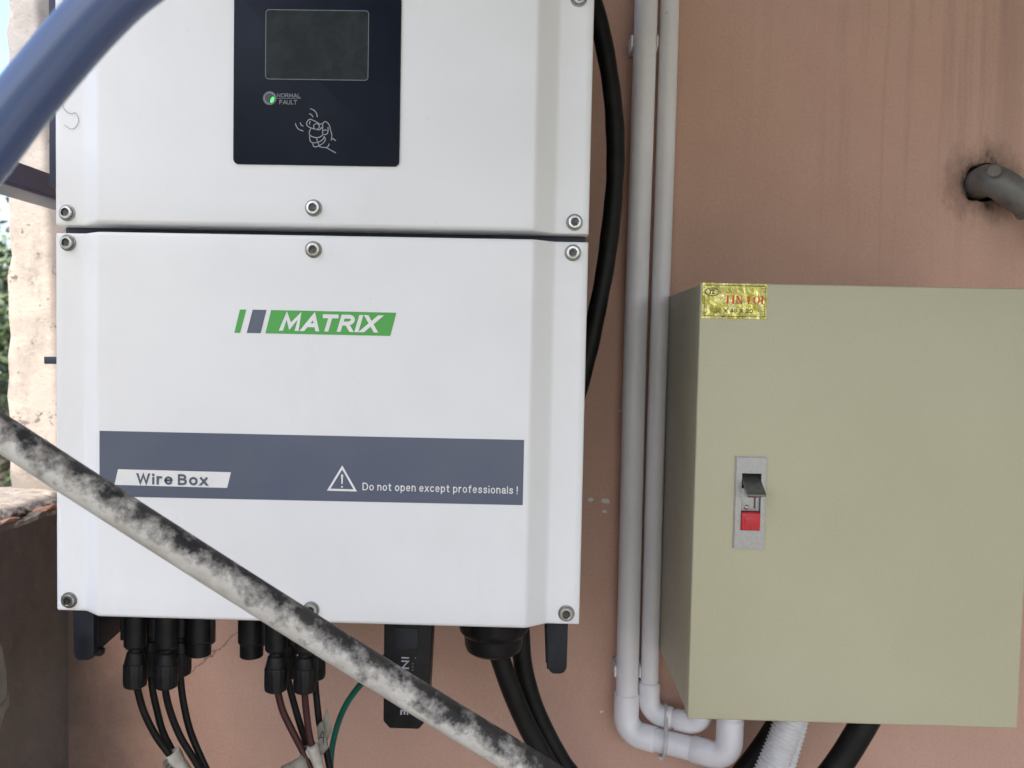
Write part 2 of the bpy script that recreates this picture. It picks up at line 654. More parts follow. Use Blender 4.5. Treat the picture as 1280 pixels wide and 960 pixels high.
# pvc
mm = Mat('white_pvc', (0.6, 0.59, 0.6), 0.38)
d = mm.ramp(mm.noise(26, 6, 0.65, scale=(1, 1, 0.35)), [(0.45, 0.0), (0.8, 1.0)])
c = mm.mix(d, (0.80, 0.785, 0.81), (0.70, 0.68, 0.69))
s = mm.ramp(mm.noise(120, 8, 0.75, dist=1.5), [(0.62, 0.0), (0.72, 1.0)])
s2 = mm.ramp(mm.noise(5, 2), [(0.5, 0.0), (0.65, 1.0)])
mm.color(mm.mix(mm.math('MULTIPLY', s, s2), c, (0.22, 0.2, 0.19)))
mm.bump(mm.noise(60, 3), 0.05, 0.0006)
mm.rough(mm.ramp(mm.noise(40, 4), [(0.3, 0.3), (0.7, 0.5)]))
M_PVC = mm.m
mm = Mat('corrugated_white', (0.62, 0.61, 0.63), 0.42)
mm.var((0.70, 0.69, 0.71), (0.58, 0.57, 0.57), 30)
M_CORR = mm.m
mm = Mat('tie_nylon', (0.5, 0.48, 0.48), 0.4)
mm.var((0.5, 0.48, 0.48), (0.42, 0.4, 0.4), 90)
M_TIE = mm.m
mm = Mat('grey_pvc', (0.13, 0.13, 0.125), 0.45)
f = mm.ramp(mm.noise(50, 6, 0.65), [(0.4, 0.0), (0.7, 1.0)])
mm.color(mm.mix(f, (0.17, 0.165, 0.155), (0.10, 0.092, 0.08)))
mm.bump(mm.noise(120, 3), 0.1, 0.0006)
M_GPVC = mm.m
mm = Mat('grey_pvc_mark', (0.2, 0.175, 0.15), 0.5)
mm.var((0.21, 0.18, 0.155), (0.16, 0.14, 0.12), 150)
M_GMARK = mm.m
mm = Mat('paper_tape', (0.5, 0.48, 0.42), 0.6)
mm.var((0.52, 0.5, 0.44), (0.38, 0.36, 0.31), 120)
mm.bump(mm.noise(200, 3), 0.3, 0.0006)
M_TAPE = mm.m
mm = Mat('pen', (0.02, 0.02, 0.02), 0.6)
mm.var((0.02, 0.02, 0.02), (0.05, 0.05, 0.05), 300)
M_PEN = mm.m
# foreground hose and pole
mm = Mat('veil_blue_hose', (0.05, 0.075, 0.16), 0.3)
f = mm.ramp(mm.noise(14, 5, 0.6, scale=(6, 1, 1), uv=True), [(0.35, 0.0), (0.7, 1.0)])
mm.color(mm.mix(f, (0.07, 0.11, 0.245), (0.10, 0.14, 0.27)))  # lens veil haze put into the colour as blue over a black hose
mm.rough(mm.ramp(f, [(0.0, 0.12), (1.0, 0.24)]))
M_HOSE = mm.m
mm = Mat('mouldy_pole', (0.5, 0.48, 0.45), 0.6)
tc = mm.n('ShaderNodeTexCoord')
sp = mm.n('ShaderNodeSeparateXYZ')
mm.l(tc.outputs['UV'], sp.inputs[0])
ca = mm.math('COSINE', mm.math('MULTIPLY', mm.math('SUBTRACT', sp.outputs[0], 0.0), 2 * math.pi))     # 1 on the pole's upper side
nz = mm.noise(85, 8, 0.68)
nz2 = mm.noise(22, 4, 0.6, loc=(3, 1, 2))
nz3 = mm.noise(260, 5, 0.7, loc=(1, 4, 2))
k = mm.math('ADD', mm.math('MULTIPLY', ca, 0.185), mm.math('ADD', mm.math('MULTIPLY', nz, 0.9), mm.math('ADD', mm.math('MULTIPLY', nz2, 0.4), mm.math('MULTIPLY', nz3, 0.14))))
fm = mm.ramp(k, [(0.675, 0.0), (0.76, 0.42), (0.91, 1.0)])
dk = mm.mix(mm.ramp(mm.noise(40, 5, 0.65, loc=(9, 2, 2)), [(0.4, 0.0), (0.7, 1.0)]), (0.012, 0.011, 0.013), (0.06, 0.055, 0.05))
wh = mm.mix(mm.ramp(mm.noise(60, 7, 0.7, loc=(2, 8, 1)), [(0.4, 0.0), (0.75, 1.0)]), (0.60, 0.58, 0.54), (0.40, 0.37, 0.32))
cc = mm.mix(fm, wh, dk)
mm.color(cc)
mm.bump(mm.noise(220, 5), 0.3, 0.001)
M_POLE = mm.m
mm = Mat('veil_tinted_bar', (0.045, 0.055, 0.11), 0.5)
f = mm.ramp(mm.noise(35, 6, 0.65), [(0.35, 0.0), (0.7, 1.0)])
mm.color(mm.mix(f, (0.24, 0.29, 0.45), (0.28, 0.31, 0.44)))  # blue of the lens veil put into the steel's colour
M_BAR = mm.m
mm = Mat('pale_plastic', (0.42, 0.46, 0.42), 0.35)
mm.var((0.22, 0.245, 0.22), (0.17, 0.19, 0.17), 30)
M_PALE = mm.m

# painted house wall: salmon wash, run marks, hairline cracks, chips, damp round the pipe hole
HX, HZ = 0.5030, 1.5440
mm = Mat('salmon_wall', (0.36, 0.2, 0.15), 0.75, spec=0.3)
f1 = mm.ramp(mm.noise(2.2, 5, 0.6), [(0.3, 0.0), (0.7, 1.0)])
c = mm.mix(f1, (0.55, 0.335, 0.26), (0.59, 0.382, 0.298))
f2 = mm.ramp(mm.noise(14, 6, 0.65, loc=(4, 0, 1)), [(0.35, 0.0), (0.75, 1.0)])
c = mm.mix(mm.math('MULTIPLY', f2, 0.4), c, (0.485, 0.292, 0.23))
gr = mm.ramp(mm.noise(330, 5, 0.7, loc=(5, 0, 5)), [(0.3, 0.90), (0.7, 1.06)])
c = mm.mix(1.0, c, gr, 'MULTIPLY')
# rain runs: stretched noise, strong towards the upper right
st = mm.ramp(mm.noise(16, 5, 0.6, scale=(1, 1, 0.02)), [(0.5, 0.0), (0.66, 1.0)])
st2 = mm.ramp(mm.noise(70, 3, 0.6, scale=(1, 1, 0.03), loc=(1, 0, 0)), [(0.54, 0.0), (0.68, 1.0)])
tc = mm.n('ShaderNodeTexCoord')
sp = mm.n('ShaderNodeSeparateXYZ')
mm.l(tc.outputs['Object'], sp.inputs[0])
mr = mm.n('ShaderNodeMapRange')
mm.l(sp.outputs[2], mr.inputs[0])
mr.inputs[1].default_value = 1.30
mr.inputs[2].default_value = 1.66
mr2 = mm.n('ShaderNodeMapRange')
mm.l(sp.outputs[0], mr2.inputs[0])
mr2.inputs[1].default_value = 0.2
mr2.inputs[2].default_value = 0.42
runmask = mm.math('MULTIPLY', mr.outputs[0], mr2.outputs[0])
sr = mm.math('MULTIPLY', mm.math('ADD', mm.math('MULTIPLY', st, 0.7), mm.math('MULTIPLY', st2, 0.5), clamp=True), runmask)
c = mm.mix(mm.math('MULTIPLY', sr, 0.42), c, (0.17, 0.115, 0.105))
gm = mm.n('ShaderNodeMapRange')  # browner towards the wall end: grime and corner shade painted together
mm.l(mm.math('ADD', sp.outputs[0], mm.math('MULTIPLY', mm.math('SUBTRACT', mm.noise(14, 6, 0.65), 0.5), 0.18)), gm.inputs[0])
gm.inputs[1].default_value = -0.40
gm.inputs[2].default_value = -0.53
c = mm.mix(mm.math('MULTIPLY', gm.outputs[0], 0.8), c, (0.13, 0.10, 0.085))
# damp stain round the hole
vd = mm.n('ShaderNodeVectorMath', operation='DISTANCE')
mm.l(tc.outputs['Object'], vd.inputs[0])
vd.inputs[1].default_value = (HX, 0, HZ)
dn = mm.math('ADD', vd.outputs['Value'], mm.math('MULTIPLY', mm.math('SUBTRACT', mm.noise(55, 6, 0.7, scale=(1, 1, 0.5)), 0.5), 0.075))
ds = mm.ramp(dn, [(0.018, 0.95), (0.029, 0.4), (0.05, 0.0)])
c = mm.mix(ds, c, (0.055, 0.04, 0.034))
# hairline cracks
vo = mm.n('ShaderNodeTexVoronoi', feature='DISTANCE_TO_EDGE')
vo.inputs['Scale'].default_value = 5.5
wv = mm.n('ShaderNodeVectorMath', operation='ADD')
nn = mm.n('ShaderNodeTexNoise')
nn.inputs['Scale'].default_value = 22
nn.inputs['Detail'].default_value = 6
mm.l(tc.outputs['Object'], nn.inputs['Vector'])
sc_ = mm.n('ShaderNodeVectorMath', operation='SCALE')
mm.l(nn.outputs['Color'], sc_.inputs[0])
sc_.inputs['Scale'].default_value = 0.045
mm.l(tc.outputs['Object'], wv.inputs[0])
mm.l(sc_.outputs[0], wv.inputs[1])
mm.l(wv.outputs[0], vo.inputs['Vector'])
ck = mm.ramp(vo.outputs['Distance'], [(0.0, 1.0), (0.0055, 0.0)])
vd2 = mm.n('ShaderNodeVectorMath', operation='DISTANCE')
mm.l(tc.outputs['Object'], vd2.inputs[0])
vd2.inputs[1].default_value = (-0.345, 0, 0.985)
ckm = mm.ramp(vd2.outputs['Value'], [(0.05, 0.8), (0.10, 0.0)])
ck = mm.math('MULTIPLY', ck, ckm)
c = mm.mix(ck, c, (0.12, 0.075, 0.06))
# specks and paint splashes
sk = mm.ramp(mm.noise(150, 2, 0.5, loc=(2, 0, 0)), [(0.765, 0.0), (0.785, 0.8)])
c = mm.mix(sk, c, (0.09, 0.05, 0.04))
sw = mm.ramp(mm.noise(110, 3, 0.6, loc=(7, 0, 3)), [(0.76, 0.0), (0.78, 0.6)])
c = mm.mix(sw, c, (0.5, 0.42, 0.38))
mm.color(c)
mm.bump(mm.noise(16, 6, 0.6, scale=(1, 1, 0.6)), 0.4, 0.007)
mm.bump(mm.noise(260, 5, 0.65), 0.4, 0.0009)
mm.bump(mm.math('MULTIPLY', ck, -1.0), 0.5, 0.001)
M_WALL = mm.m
mm = Mat('hole_mortar', (0.05, 0.042, 0.036), 0.9)
mm.var((0.03, 0.026, 0.023), (0.085, 0.07, 0.06), 80)
mm.bump(mm.noise(120, 5), 0.6, 0.003)
M_HOLE = mm.m
# sunlit plaster of the pillar
mm = Mat('old_plaster', (0.5, 0.42, 0.34), 0.85)
f = mm.ramp(mm.noise(7, 6, 0.65), [(0.35, 0.0), (0.7, 1.0)])
c = mm.mix(f, (0.40, 0.345, 0.30), (0.35, 0.305, 0.27))
f = mm.ramp(mm.noise(24, 8, 0.7, scale=(1, 1, 0.45)), [(0.5, 0.0), (0.66, 1.0)])
c = mm.mix(mm.math('MULTIPLY', f, 0.75), c, (0.22, 0.20, 0.18))
f = mm.ramp(mm.noise(60, 6, 0.7, loc=(2, 3, 1)), [(0.6, 0.0), (0.66, 1.0)])
c = mm.mix(f, c, (0.15, 0.13, 0.115))
tc = mm.n('ShaderNodeTexCoord')
sp = mm.n('ShaderNodeSeparateXYZ')
mm.l(tc.outputs['Object'], sp.inputs[0])
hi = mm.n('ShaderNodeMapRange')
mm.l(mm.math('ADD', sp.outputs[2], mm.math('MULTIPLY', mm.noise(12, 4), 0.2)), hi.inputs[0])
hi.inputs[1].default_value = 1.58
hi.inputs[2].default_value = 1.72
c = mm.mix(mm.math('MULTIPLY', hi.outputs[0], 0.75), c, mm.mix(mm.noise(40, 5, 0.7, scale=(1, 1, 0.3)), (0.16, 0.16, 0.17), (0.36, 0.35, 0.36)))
lo = mm.n('ShaderNodeMapRange')
mm.l(mm.math('SUBTRACT', mm.math('MULTIPLY', mm.noise(50, 5), 0.06), sp.outputs[2]), lo.inputs[0])
lo.inputs[1].default_value = -1.165
lo.inputs[2].default_value = -1.145
c = mm.mix(mm.math('MULTIPLY', lo.outputs[0], 0.8), c, (0.16, 0.14, 0.12))
mm.color(c)
mm.bump(mm.noise(30, 7, 0.65), 0.5, 0.006)
mm.bump(mm.noise(200, 4, 0.6), 0.3, 0.001)
M_PLASTER = mm.m
mm = Mat('dirty_render', (0.12, 0.095, 0.08), 0.9)
f = mm.ramp(mm.noise(9, 7, 0.65), [(0.35, 0.0), (0.7, 1.0)])
c = mm.mix(f, (0.205, 0.18, 0.16), (0.135, 0.118, 0.105))
f = mm.ramp(mm.noise(45, 6, 0.7), [(0.5, 0.0), (0.75, 1.0)])
c = mm.mix(mm.math('MULTIPLY', f, 0.6), c, (0.26, 0.19, 0.155))
mm.color(c)
mm.bump(mm.noise(22, 7, 0.62), 0.5, 0.008)
mm.bump(mm.noise(220, 5, 0.6), 0.35, 0.001)
M_RENDER = mm.m
mm = Mat('broken_mortar', (0.34, 0.3, 0.26), 0.95)
f = mm.ramp(mm.noise(70, 7, 0.7), [(0.35, 0.0), (0.65, 1.0)])
mm.color(mm.mix(f, (0.30, 0.265, 0.23), (0.11, 0.10, 0.09)))
mm.bump(mm.noise(90, 7, 0.7), 0.8, 0.006)
M_MORTAR = mm.m
mm = Mat('orange_brick', (0.5, 0.2, 0.1), 0.9)
f = mm.ramp(mm.noise(60, 6, 0.7), [(0.35, 0.0), (0.7, 1.0)])
mm.color(mm.mix(f, (0.52, 0.30, 0.19), (0.36, 0.19, 0.12)))
mm.bump(mm.noise(140, 6, 0.7), 0.6, 0.003)
M_BRICK = mm.m
mm = Mat('terrace_concrete', (0.12, 0.11, 0.1), 0.9)
f = mm.ramp(mm.noise(1.5, 7, 0.65), [(0.35, 0.0), (0.7, 1.0)])
mm.color(mm.mix(f, (0.19, 0.178, 0.165), (0.13, 0.122, 0.112)))
mm.bump(mm.noise(60, 6), 0.4, 0.004)
M_FLOOR = mm.m
mm = Mat('ground_soil', (0.08, 0.085, 0.05), 0.95)
mm.var((0.09, 0.085, 0.055), (0.05, 0.07, 0.03), 0.8, detail=7)
M_GROUND = mm.m
mm = Mat('roof_sheet', (0.16, 0.13, 0.11), 0.7)
mm.var((0.17, 0.14, 0.12), (0.12, 0.1, 0.09), 3)
M_ROOF = mm.m
mm = Mat('leaf', (0.05, 0.1, 0.03), 0.5)
mm.var((0.04, 0.075, 0.03), (0.085, 0.12, 0.055), 5)
mm.b.inputs['Transmission Weight'].default_value = 0.0
M_LEAF = mm.m
mm = Mat('bark', (0.09, 0.07, 0.05), 0.9)
mm.var((0.1, 0.08, 0.06), (0.05, 0.04, 0.03), 20)
mm.bump(mm.noise(40, 6), 0.6, 0.01)
M_BARK = mm.m

# ------------------------------------------------------------------ setting
def slab(name, x0, x1, y0, y1, z, mat):
    return struct(from_py(name, [(x0, y0, z), (x1, y0, z), (x1, y1, z), (x0, y1, z)], [(0, 1, 2, 3)], mat))


slab('ground', -200, 200, -200, 200, -0.35, M_GROUND)
struct(box('terrace_floor', -0.72, 4.5, -4.5, 0.25, -0.34, 0.0, M_FLOOR))

# house wall with the rough hole the grey pipe comes out of
wx0, wx1, wz0, wz1 = -0.536, 4.5, 0.0, 2.75
wt = thing('house_wall', 'salmon painted plaster wall with rain streaks behind the inverter and the metal cabinet', 'wall')
bm = bmesh.new()
half = 0.06
xs = [wx0, HX - half, HX + half, wx1]
zs = [wz0, HZ - half, HZ + half, wz1]
V = {(i, j): bm.verts.new((xs[i], 0, zs[j])) for i in range(4) for j in range(4)}
nring = 32
sq, ho, hb = [], [], []
for k in range(nring):
    a = 2 * math.pi * k / nring
    cx, cz = math.cos(a), math.sin(a)
    m_ = max(abs(cx), abs(cz))
    key = None
    if abs(abs(cx) - abs(cz)) < 1e-6:
        key = (2 if cx > 0 else 1, 2 if cz > 0 else 1)
    sq.append(V[key] if key else bm.verts.new((HX + cx / m_ * half, 0, HZ + cz / m_ * half)))
    r = 0.0222 + 0.0035 * noise.noise(Vector((cx * 2.3, cz * 2.3, 5.1))) + 0.0015 * noise.noise(Vector((cx * 9, cz * 9, 1.1)))
    ho.append((HX + cx * r, HZ + cz * r))
hf = [bm.verts.new((x, 0, z)) for x, z in ho]
for i in range(3):
    for j in range(3):
        if (i, j) == (1, 1):
            continue
        q = [V[i, j], V[i + 1, j], V[i + 1, j + 1], V[i, j + 1]]
        # side cells share the ring's edge points
        if j == 1:
            side = sorted([v for v in sq if abs(v.co.x - (xs[1] if i == 0 else xs[2])) < 1e-6], key=lambda v: v.co.z)
            q = ([V[0, 1]] + side + [V[0, 2]]) if i == 0 else ([V[3, 2]] + side[::-1] + [V[3, 1]])
        if i == 1:
            side = sorted([v for v in sq if abs(v.co.z - (zs[1] if j == 0 else zs[2])) < 1e-6], key=lambda v: v.co.x)
            q = ([V[1, 0], V[2, 0]] + side[::-1]) if j == 0 else ([V[2, 3], V[1, 3]] + side)
        bm.faces.new(q)
for k in range(nring):
    j = (k + 1) % nring
    bm.faces.new((sq[k], sq[j], hf[j], hf[k]))
# body of the wall behind the face
b = [bm.verts.new((x, 0.15, z)) for x, z in ((wx0, wz0), (wx1, wz0), (wx1, wz1), (wx0, wz1))]
bm.faces.new(b)
bot = [V[i, 0] for i in range(4)]
rgt = [V[3, j] for j in range(4)]
top = [V[i, 3] for i in range(3, -1, -1)]
lft = [V[0, j] for j in range(3, -1, -1)]
bm.faces.new(bot + [b[1], b[0]])
bm.faces.new(rgt + [b[2], b[1]])
bm.faces.new(top + [b[3], b[2]])
bm.faces.new(lft + [b[0], b[3]])
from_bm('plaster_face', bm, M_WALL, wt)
bm = bmesh.new()
rings = []
for d_, s_ in ((0.0005, 1.0), (0.008, 0.93), (0.03, 0.9)):
    rings.append([bm.verts.new((HX + (x - HX) * s_, d_, HZ + (z - HZ) * s_)) for x, z in ho])
for A, B in zip(rings, rings[1:]):
    for k in range(nring):
        j = (k + 1) % nring
        bm.faces.new((A[k], A[j], B[j], B[k]))
bm.faces.new(rings[-1])
from_bm('pipe_hole', bm, M_HOLE, wt)
# loose paint chips and the scratch marks in the paint beside the conduits
for (cx, cz, s_) in ((0.0722, 1.1765, 0.0042), (0.0892, 1.1750, 0.0052), (0.0884, 1.1632, 0.0036), (0.0905, 0.9290, 0.0024), (0.1035, 1.2795, 0.0022)):
    pts = []
    for k in range(9):
        a = 2 * math.pi * k / 9
        r = s_ * (0.55 + 0.5 * abs(noise.noise(Vector((math.cos(a) * 1.7 + cx * 90, math.sin(a) * 1.7, cz * 50)))) * 1.6)
        pts.append((cx + r * math.cos(a) * 1.15, cz + r * math.sin(a) * 0.75))
    prism('paint_chip', pts, 'y', 0.0004, -0.0006, M_CORR, wt)

# pillar beyond the wall end, open to the sun, with a ragged arris
pl = thing('plaster_pillar', 'sunlit old beige plaster pillar with a crumbling edge beyond the wall end', 'pillar')
bm = bmesh.new()
nz_ = 110
z0, z1 = 0.0, 2.7
cols = [0.0, 0.004, 0.012, 0.03, 0.07, 0.13]
grid = []
for i in range(nz_ + 1):
    z = z0 + (z1 - z0) * i / nz_
    e = 0.005 * noise.noise(Vector((0, 1, z * 9))) + 0.005 * noise.noise(Vector((3, 1, z * 37))) + 0.003 * noise.noise(Vector((5, 2, z * 90)))
    row = []
    for j, cx in enumerate(cols):
        x = -0.645 + cx + (e if j < 2 else e * 0.4 if j == 2 else 0)
        y = 0.058 + (0.012 if j == 0 else 0.002 if j == 1 else 0) + 0.0012 * noise.noise(Vector((x * 30, 0, z * 30)))
        row.append(bm.verts.new((x, y, z)))
    row.insert(0, bm.verts.new((-0.645 + e + 0.004, 0.24, z)))
    row.append(bm.verts.new((-0.515, 0.24, z)))
    grid.append(row)
for i in range(nz_):
    n_ = len(grid[0])
    for j in range(n_):
        k = (j + 1) % n_
        bm.faces.new((grid[i][j], grid[i][k], grid[i + 1][k], grid[i + 1][j]))
bm.faces.new(grid[0])
bm.faces.new(grid[-1])
from_bm('pillar_shaft', bm, M_PLASTER, pl)

# low parapet running towards the viewer, its broken top edge showing brick
pp = thing('parapet_wall', 'low dirty rendered parapet with a broken top edge showing orange brick', 'wall')
bm = bmesh.new()
sec = [(-0.700, 0.0), (-0.700, 1.150), (-0.68, 1.160), (-0.64, 1.162), (-0.60, 1.162), (-0.578, 1.161), (-0.566, 1.1585), (-0.558, 1.1545), (-0.551, 1.1525), (-0.545, 1.1545), (-0.539, 1.1550), (-0.5365, 1.150), (-0.536, 1.12), (-0.536, 1.05), (-0.536, 0.0)]
ny = 150
rows = []
for i in range(ny + 1):
    t = i / ny
    y = 0.075 - 2.6 * (t ** 1.8)
    row = []
    for j, (x, z) in enumerate(sec):
        p = Vector((x, y, z))
        amp = 0.0
        if 2 <= j <= 11:
            amp = 0.006 if 5 <= j <= 10 else 0.003
        dz = amp * (noise.noise(Vector((x * 60, y * 38, 2.0))) + 0.6 * noise.noise(Vector((x * 150, y * 110, 7.0))))
        dx = amp * 0.6 * noise.noise(Vector((x * 60, y * 55, 9.0)))
        if j >= 11:
            dx = 0.0012 * noise.noise(Vector((1, y * 30, z * 30))) if 11 < j < 14 else dx * 0.5
            dz = 0.5 * dz
        row.append(bm.verts.new((x + dx, y, z + dz)))
    rows.append(row)
for i in range(ny):
    for j in range(len(sec)):
        k = (j + 1) % len(sec)
        f_ = bm.faces.new((rows[i][j], rows[i][k], rows[i + 1][k], rows[i + 1][j]))
        f_.material_index = 1 if 1 <= j <= 9 else 0
bm.faces.new(rows[0])
bm.faces.new(rows[-1])
bmesh.ops.recalc_face_normals(bm, faces=bm.faces[:])
me = bpy.data.meshes.new('render_coat')
bm.to_mesh(me)
bm.free()
me.materials.append(M_RENDER)
me.materials.append(M_MORTAR)
link('render_coat', me, None, pp)


def rock(name, c, s, seed, mat, parent, rough=0.25):
    bm = bmesh.new()
    bmesh.ops.create_icosphere(bm, subdivisions=2, radius=1)
    for v in bm.verts:
        q = v.co.copy()
        m_ = max(abs(q.x), abs(q.y), abs(q.z))
        q = q.lerp(q / m_, 0.65)
        k = 1 + rough * noise.noise(q * 1.6 + Vector((seed, 0, 0))) + rough * 0.5 * noise.noise(q * 4 + Vector((seed, 3, 0)))
        v.co = Vector((c[0] + q.x * s[0] * k, c[1] + q.y * s[1] * k, c[2] + q.z * s[2] * k))
    return from_bm(name, bm, mat, parent)


for q, (y, ln) in enumerate(((-0.020, 0.036), (-0.098, 0.034), (-0.18, 0.036), (-0.27, 0.04))):
    rock('brick', (-0.5470 - 0.002 * (q % 2), y, 1.1532), (0.0075, ln * 0.62, 0.0048), 3.1 * q, M_BRICK, pp, 0.5)
for q in range(26):
    y = 0.045 - 0.34 * (q + random.random()) / 26
    sx = random.uniform(0.003, 0.009)
    rock('mortar_lump', (-0.560 + random.uniform(-0.012, 0.008), y, 1.1575 + random.uniform(-0.004, 0.003)), (sx, sx * random.uniform(0.8, 1.7), sx * 0.75), 11 + q * 1.7, M_MORTAR, pp, 0.5)

# unseen sheet roof over the terrace, its edges set to shade the wall
bm = bmesh.new()
rx0, rx1, ry0, ry1 = -0.655, 4.6, -2.35, 0.30
nc = 160
prev = None
for i in range(nc + 1):
    x = rx0 + (rx1 - rx0) * i / nc
    h = 0.012 * math.cos(i * math.pi / 2)
    a = bm.verts.new((x, ry0, 2.12 + h))
    c_ = bm.verts.new((x, ry1, 2.78 + h))
    a2 = bm.verts.new((x, ry0, 2.123 + h))
    c2 = bm.verts.new((x, ry1, 2.783 + h))
    if prev:
        bm.faces.new((prev[0], a, c_, prev[1]))
        bm.faces.new((prev[2], prev[3], c2, a2))
    prev = (a, c_, a2, c2)
struct(from_bm('roof', bm, M_ROOF))


# trees beyond the parapet
def tree(name, label, base, h, spread, seed, n_leaf):
    rnd = random.Random(seed)
    t = thing(name, label, 'tree', 'trees beyond the parapet')
    B = Vector(base)
    trunk = spline([B, B + Vector((0.05, 0.02, h * 0.3)), B + Vector((-0.04, 0.05, h * 0.62)), B + Vector((0.03, 0, h * 0.85))], 0.1)
    tr = tube('trunk', trunk, 0.07, M_BARK, t, 10, radf=lambda i, L: 0.075 * (1 - 0.75 * L / h))
    tips = []
    for k in range(9):
        a = k * 2.4 + rnd.random()
        s = trunk[int(len(trunk) * (0.35 + 0.06 * k))]
        e = s + Vector((math.cos(a) * spread * rnd.uniform(0.5, 0.9), math.sin(a) * spread * rnd.uniform(0.5, 0.9), h * rnd.uniform(0.08, 0.25)))
        m_ = (s + e) / 2 + Vector((0, 0, -0.05))
        tube('limb', spline([s, m_, e], 0.08), 0.02, M_BARK, t, 6, radf=lambda i, L: max(0.006, 0.03 - 0.02 * L))
        tips += [e, m_, (e + m_) / 2]
    tips += [trunk[-1], trunk[-3]]
    vs, fs = [], []
    for k in range(n_leaf):
        c = rnd.choice(tips) + Vector((rnd.gauss(0, 0.17), rnd.gauss(0, 0.17), rnd.gauss(0, 0.15))) * (spread)
        d = Vector((rnd.gauss(0, 1), rnd.gauss(0, 1), rnd.gauss(-0.3, 0.6))).normalized()
        s = d.cross(Vector((rnd.gauss(0, 1), rnd.gauss(0, 1), rnd.gauss(0, 1)))).normalized()
        L = rnd.uniform(0.05, 0.10)
        b0 = len(vs)
        nrm = d.cross(s)
        vs += [c, c + d * L * 0.45 + s * L * 0.24 + nrm * L * 0.06, c + d * L, c + d * L * 0.45 - s * L * 0.24 + nrm * L * 0.06]
        fs += [(b0, b0 + 1, b0 + 2), (b0, b0 + 2, b0 + 3)]
    from_py('crown', vs, fs, M_LEAF, t)
    return t


tree('leafy_tree', 'bushy green tree showing in the sliver beyond the crumbling pillar', (-3.55, 4.0, -0.35), 2.5, 1.0, 3, 5200)
tree('leafy_tree', 'smaller dark green tree standing farther behind the bushy one', (-5.2, 7.2, -0.35), 2.9, 1.2, 8, 4200)

# ------------------------------------------------------------------ inverter
inv = thing('solar_inverter', 'white wall mounted solar inverter with dark display panel and wire box below', 'inverter')
YF, YR = -0.275, -0.290
XL, XR = -0.3938, 0.0447


def cover(name, z0, z1):
    """folded sheet cover: side flanges, ramps, raised middle, rounded rims"""
    def depth(x):
        def ramp(a, b, x):
            t = (x - a) / (b - a)
            t = min(1, max(0, t))
            return t
        l = ramp(-0.3688, -0.3513, x)
        r = ramp(0.0172, 0.0002, x)
        return min(l, r) * (YF - YR)
    xs_ = [XL + 0.0012, XL + 0.006]
    for a in (-0.3688, -0.3513, 0.0002, 0.0172):
        xs_ += [a - 0.0022, a - 0.0011, a, a + 0.0011, a + 0.0022]
    xs_ += [-0.26, -0.1755, -0.09, XR - 0.006, XR - 0.0012]
    xs_ = sorted(xs_)

    def dsm(x):           # a small bend radius at each fold
        return sum(depth(x + k * 0.0005) for k in range(-4, 5)) / 9
    R_ = 0.0035
    zrows = []
    for k in range(6):
        a = math.pi / 2 * k / 5
        zrows.append((R_ * (1 - math.sin(a)), R_ * (1 - math.cos(a))))    # (dz from edge, drop back)
    zrows = zrows[::-1]                                                    # edge first
    prof = [(z0 + dz, dr) for dz, dr in zrows] + [(z0 + 0.02, 0), ((z0 + z1) / 2, 0), (z1 - 0.02, 0)] + [(z1 - dz, dr) for dz, dr in zrows[::-1]]
    bm = bmesh.new()
    G = []
    for z, dr in prof:
        row = [bm.verts.new((x, YF - dsm(x) + dr * (0.35 + 0.65 * min(1, dsm(x) / 0.015)), z)) for x in xs_]
        G.append(row)
    # side rims roll back
    for row, (z, dr) in zip(G, prof):
        yb = row[0].co.y
        row.insert(0, bm.verts.new((XL, yb + 0.0014, z)))
        row.insert(0, bm.verts.new((XL, -0.256, z)))
        row.append(bm.verts.new((XR, yb + 0.0014, z)))
        row.append(bm.verts.new((XR, -0.256, z)))
    for A, B in zip(G, G[1:]):
        for i in range(len(A) - 1):
            bm.faces.new((A[i], A[i + 1], B[i + 1], B[i]))
    # top and bottom lips going back
    for row, z in ((G[0], z0), (G[-1], z1)):
        back = [bm.verts.new((v.co.x, -0.2555, z)) for v in row]
        for i in range(len(row) - 1):
            bm.faces.new((row[i], row[i + 1], back[i + 1], back[i]))
    return auto_smooth(from_bm(name, bm, M_WHITE, inv), 50)


up_c = cover('upper_cover', 1.4427, 1.8150)
lo_c = cover('wire_box_cover', 1.1212, 1.4361)
box('body', -0.3950, 0.0432, -0.2585, -0.075, 1.128, 1.805, M_NAVY, inv, 0.002)
box('wall_bracket', -0.34, -0.01, -0.076, 0.0, 1.20, 1.74, M_BLACK, inv, 0.001)
for k in range(4):
    box('cooling_fin', -0.412, -0.3855, -0.252 + k * 0.042, -0.248 + k * 0.042, 1.478, 1.80, M_NAVY, inv, 0.0008)

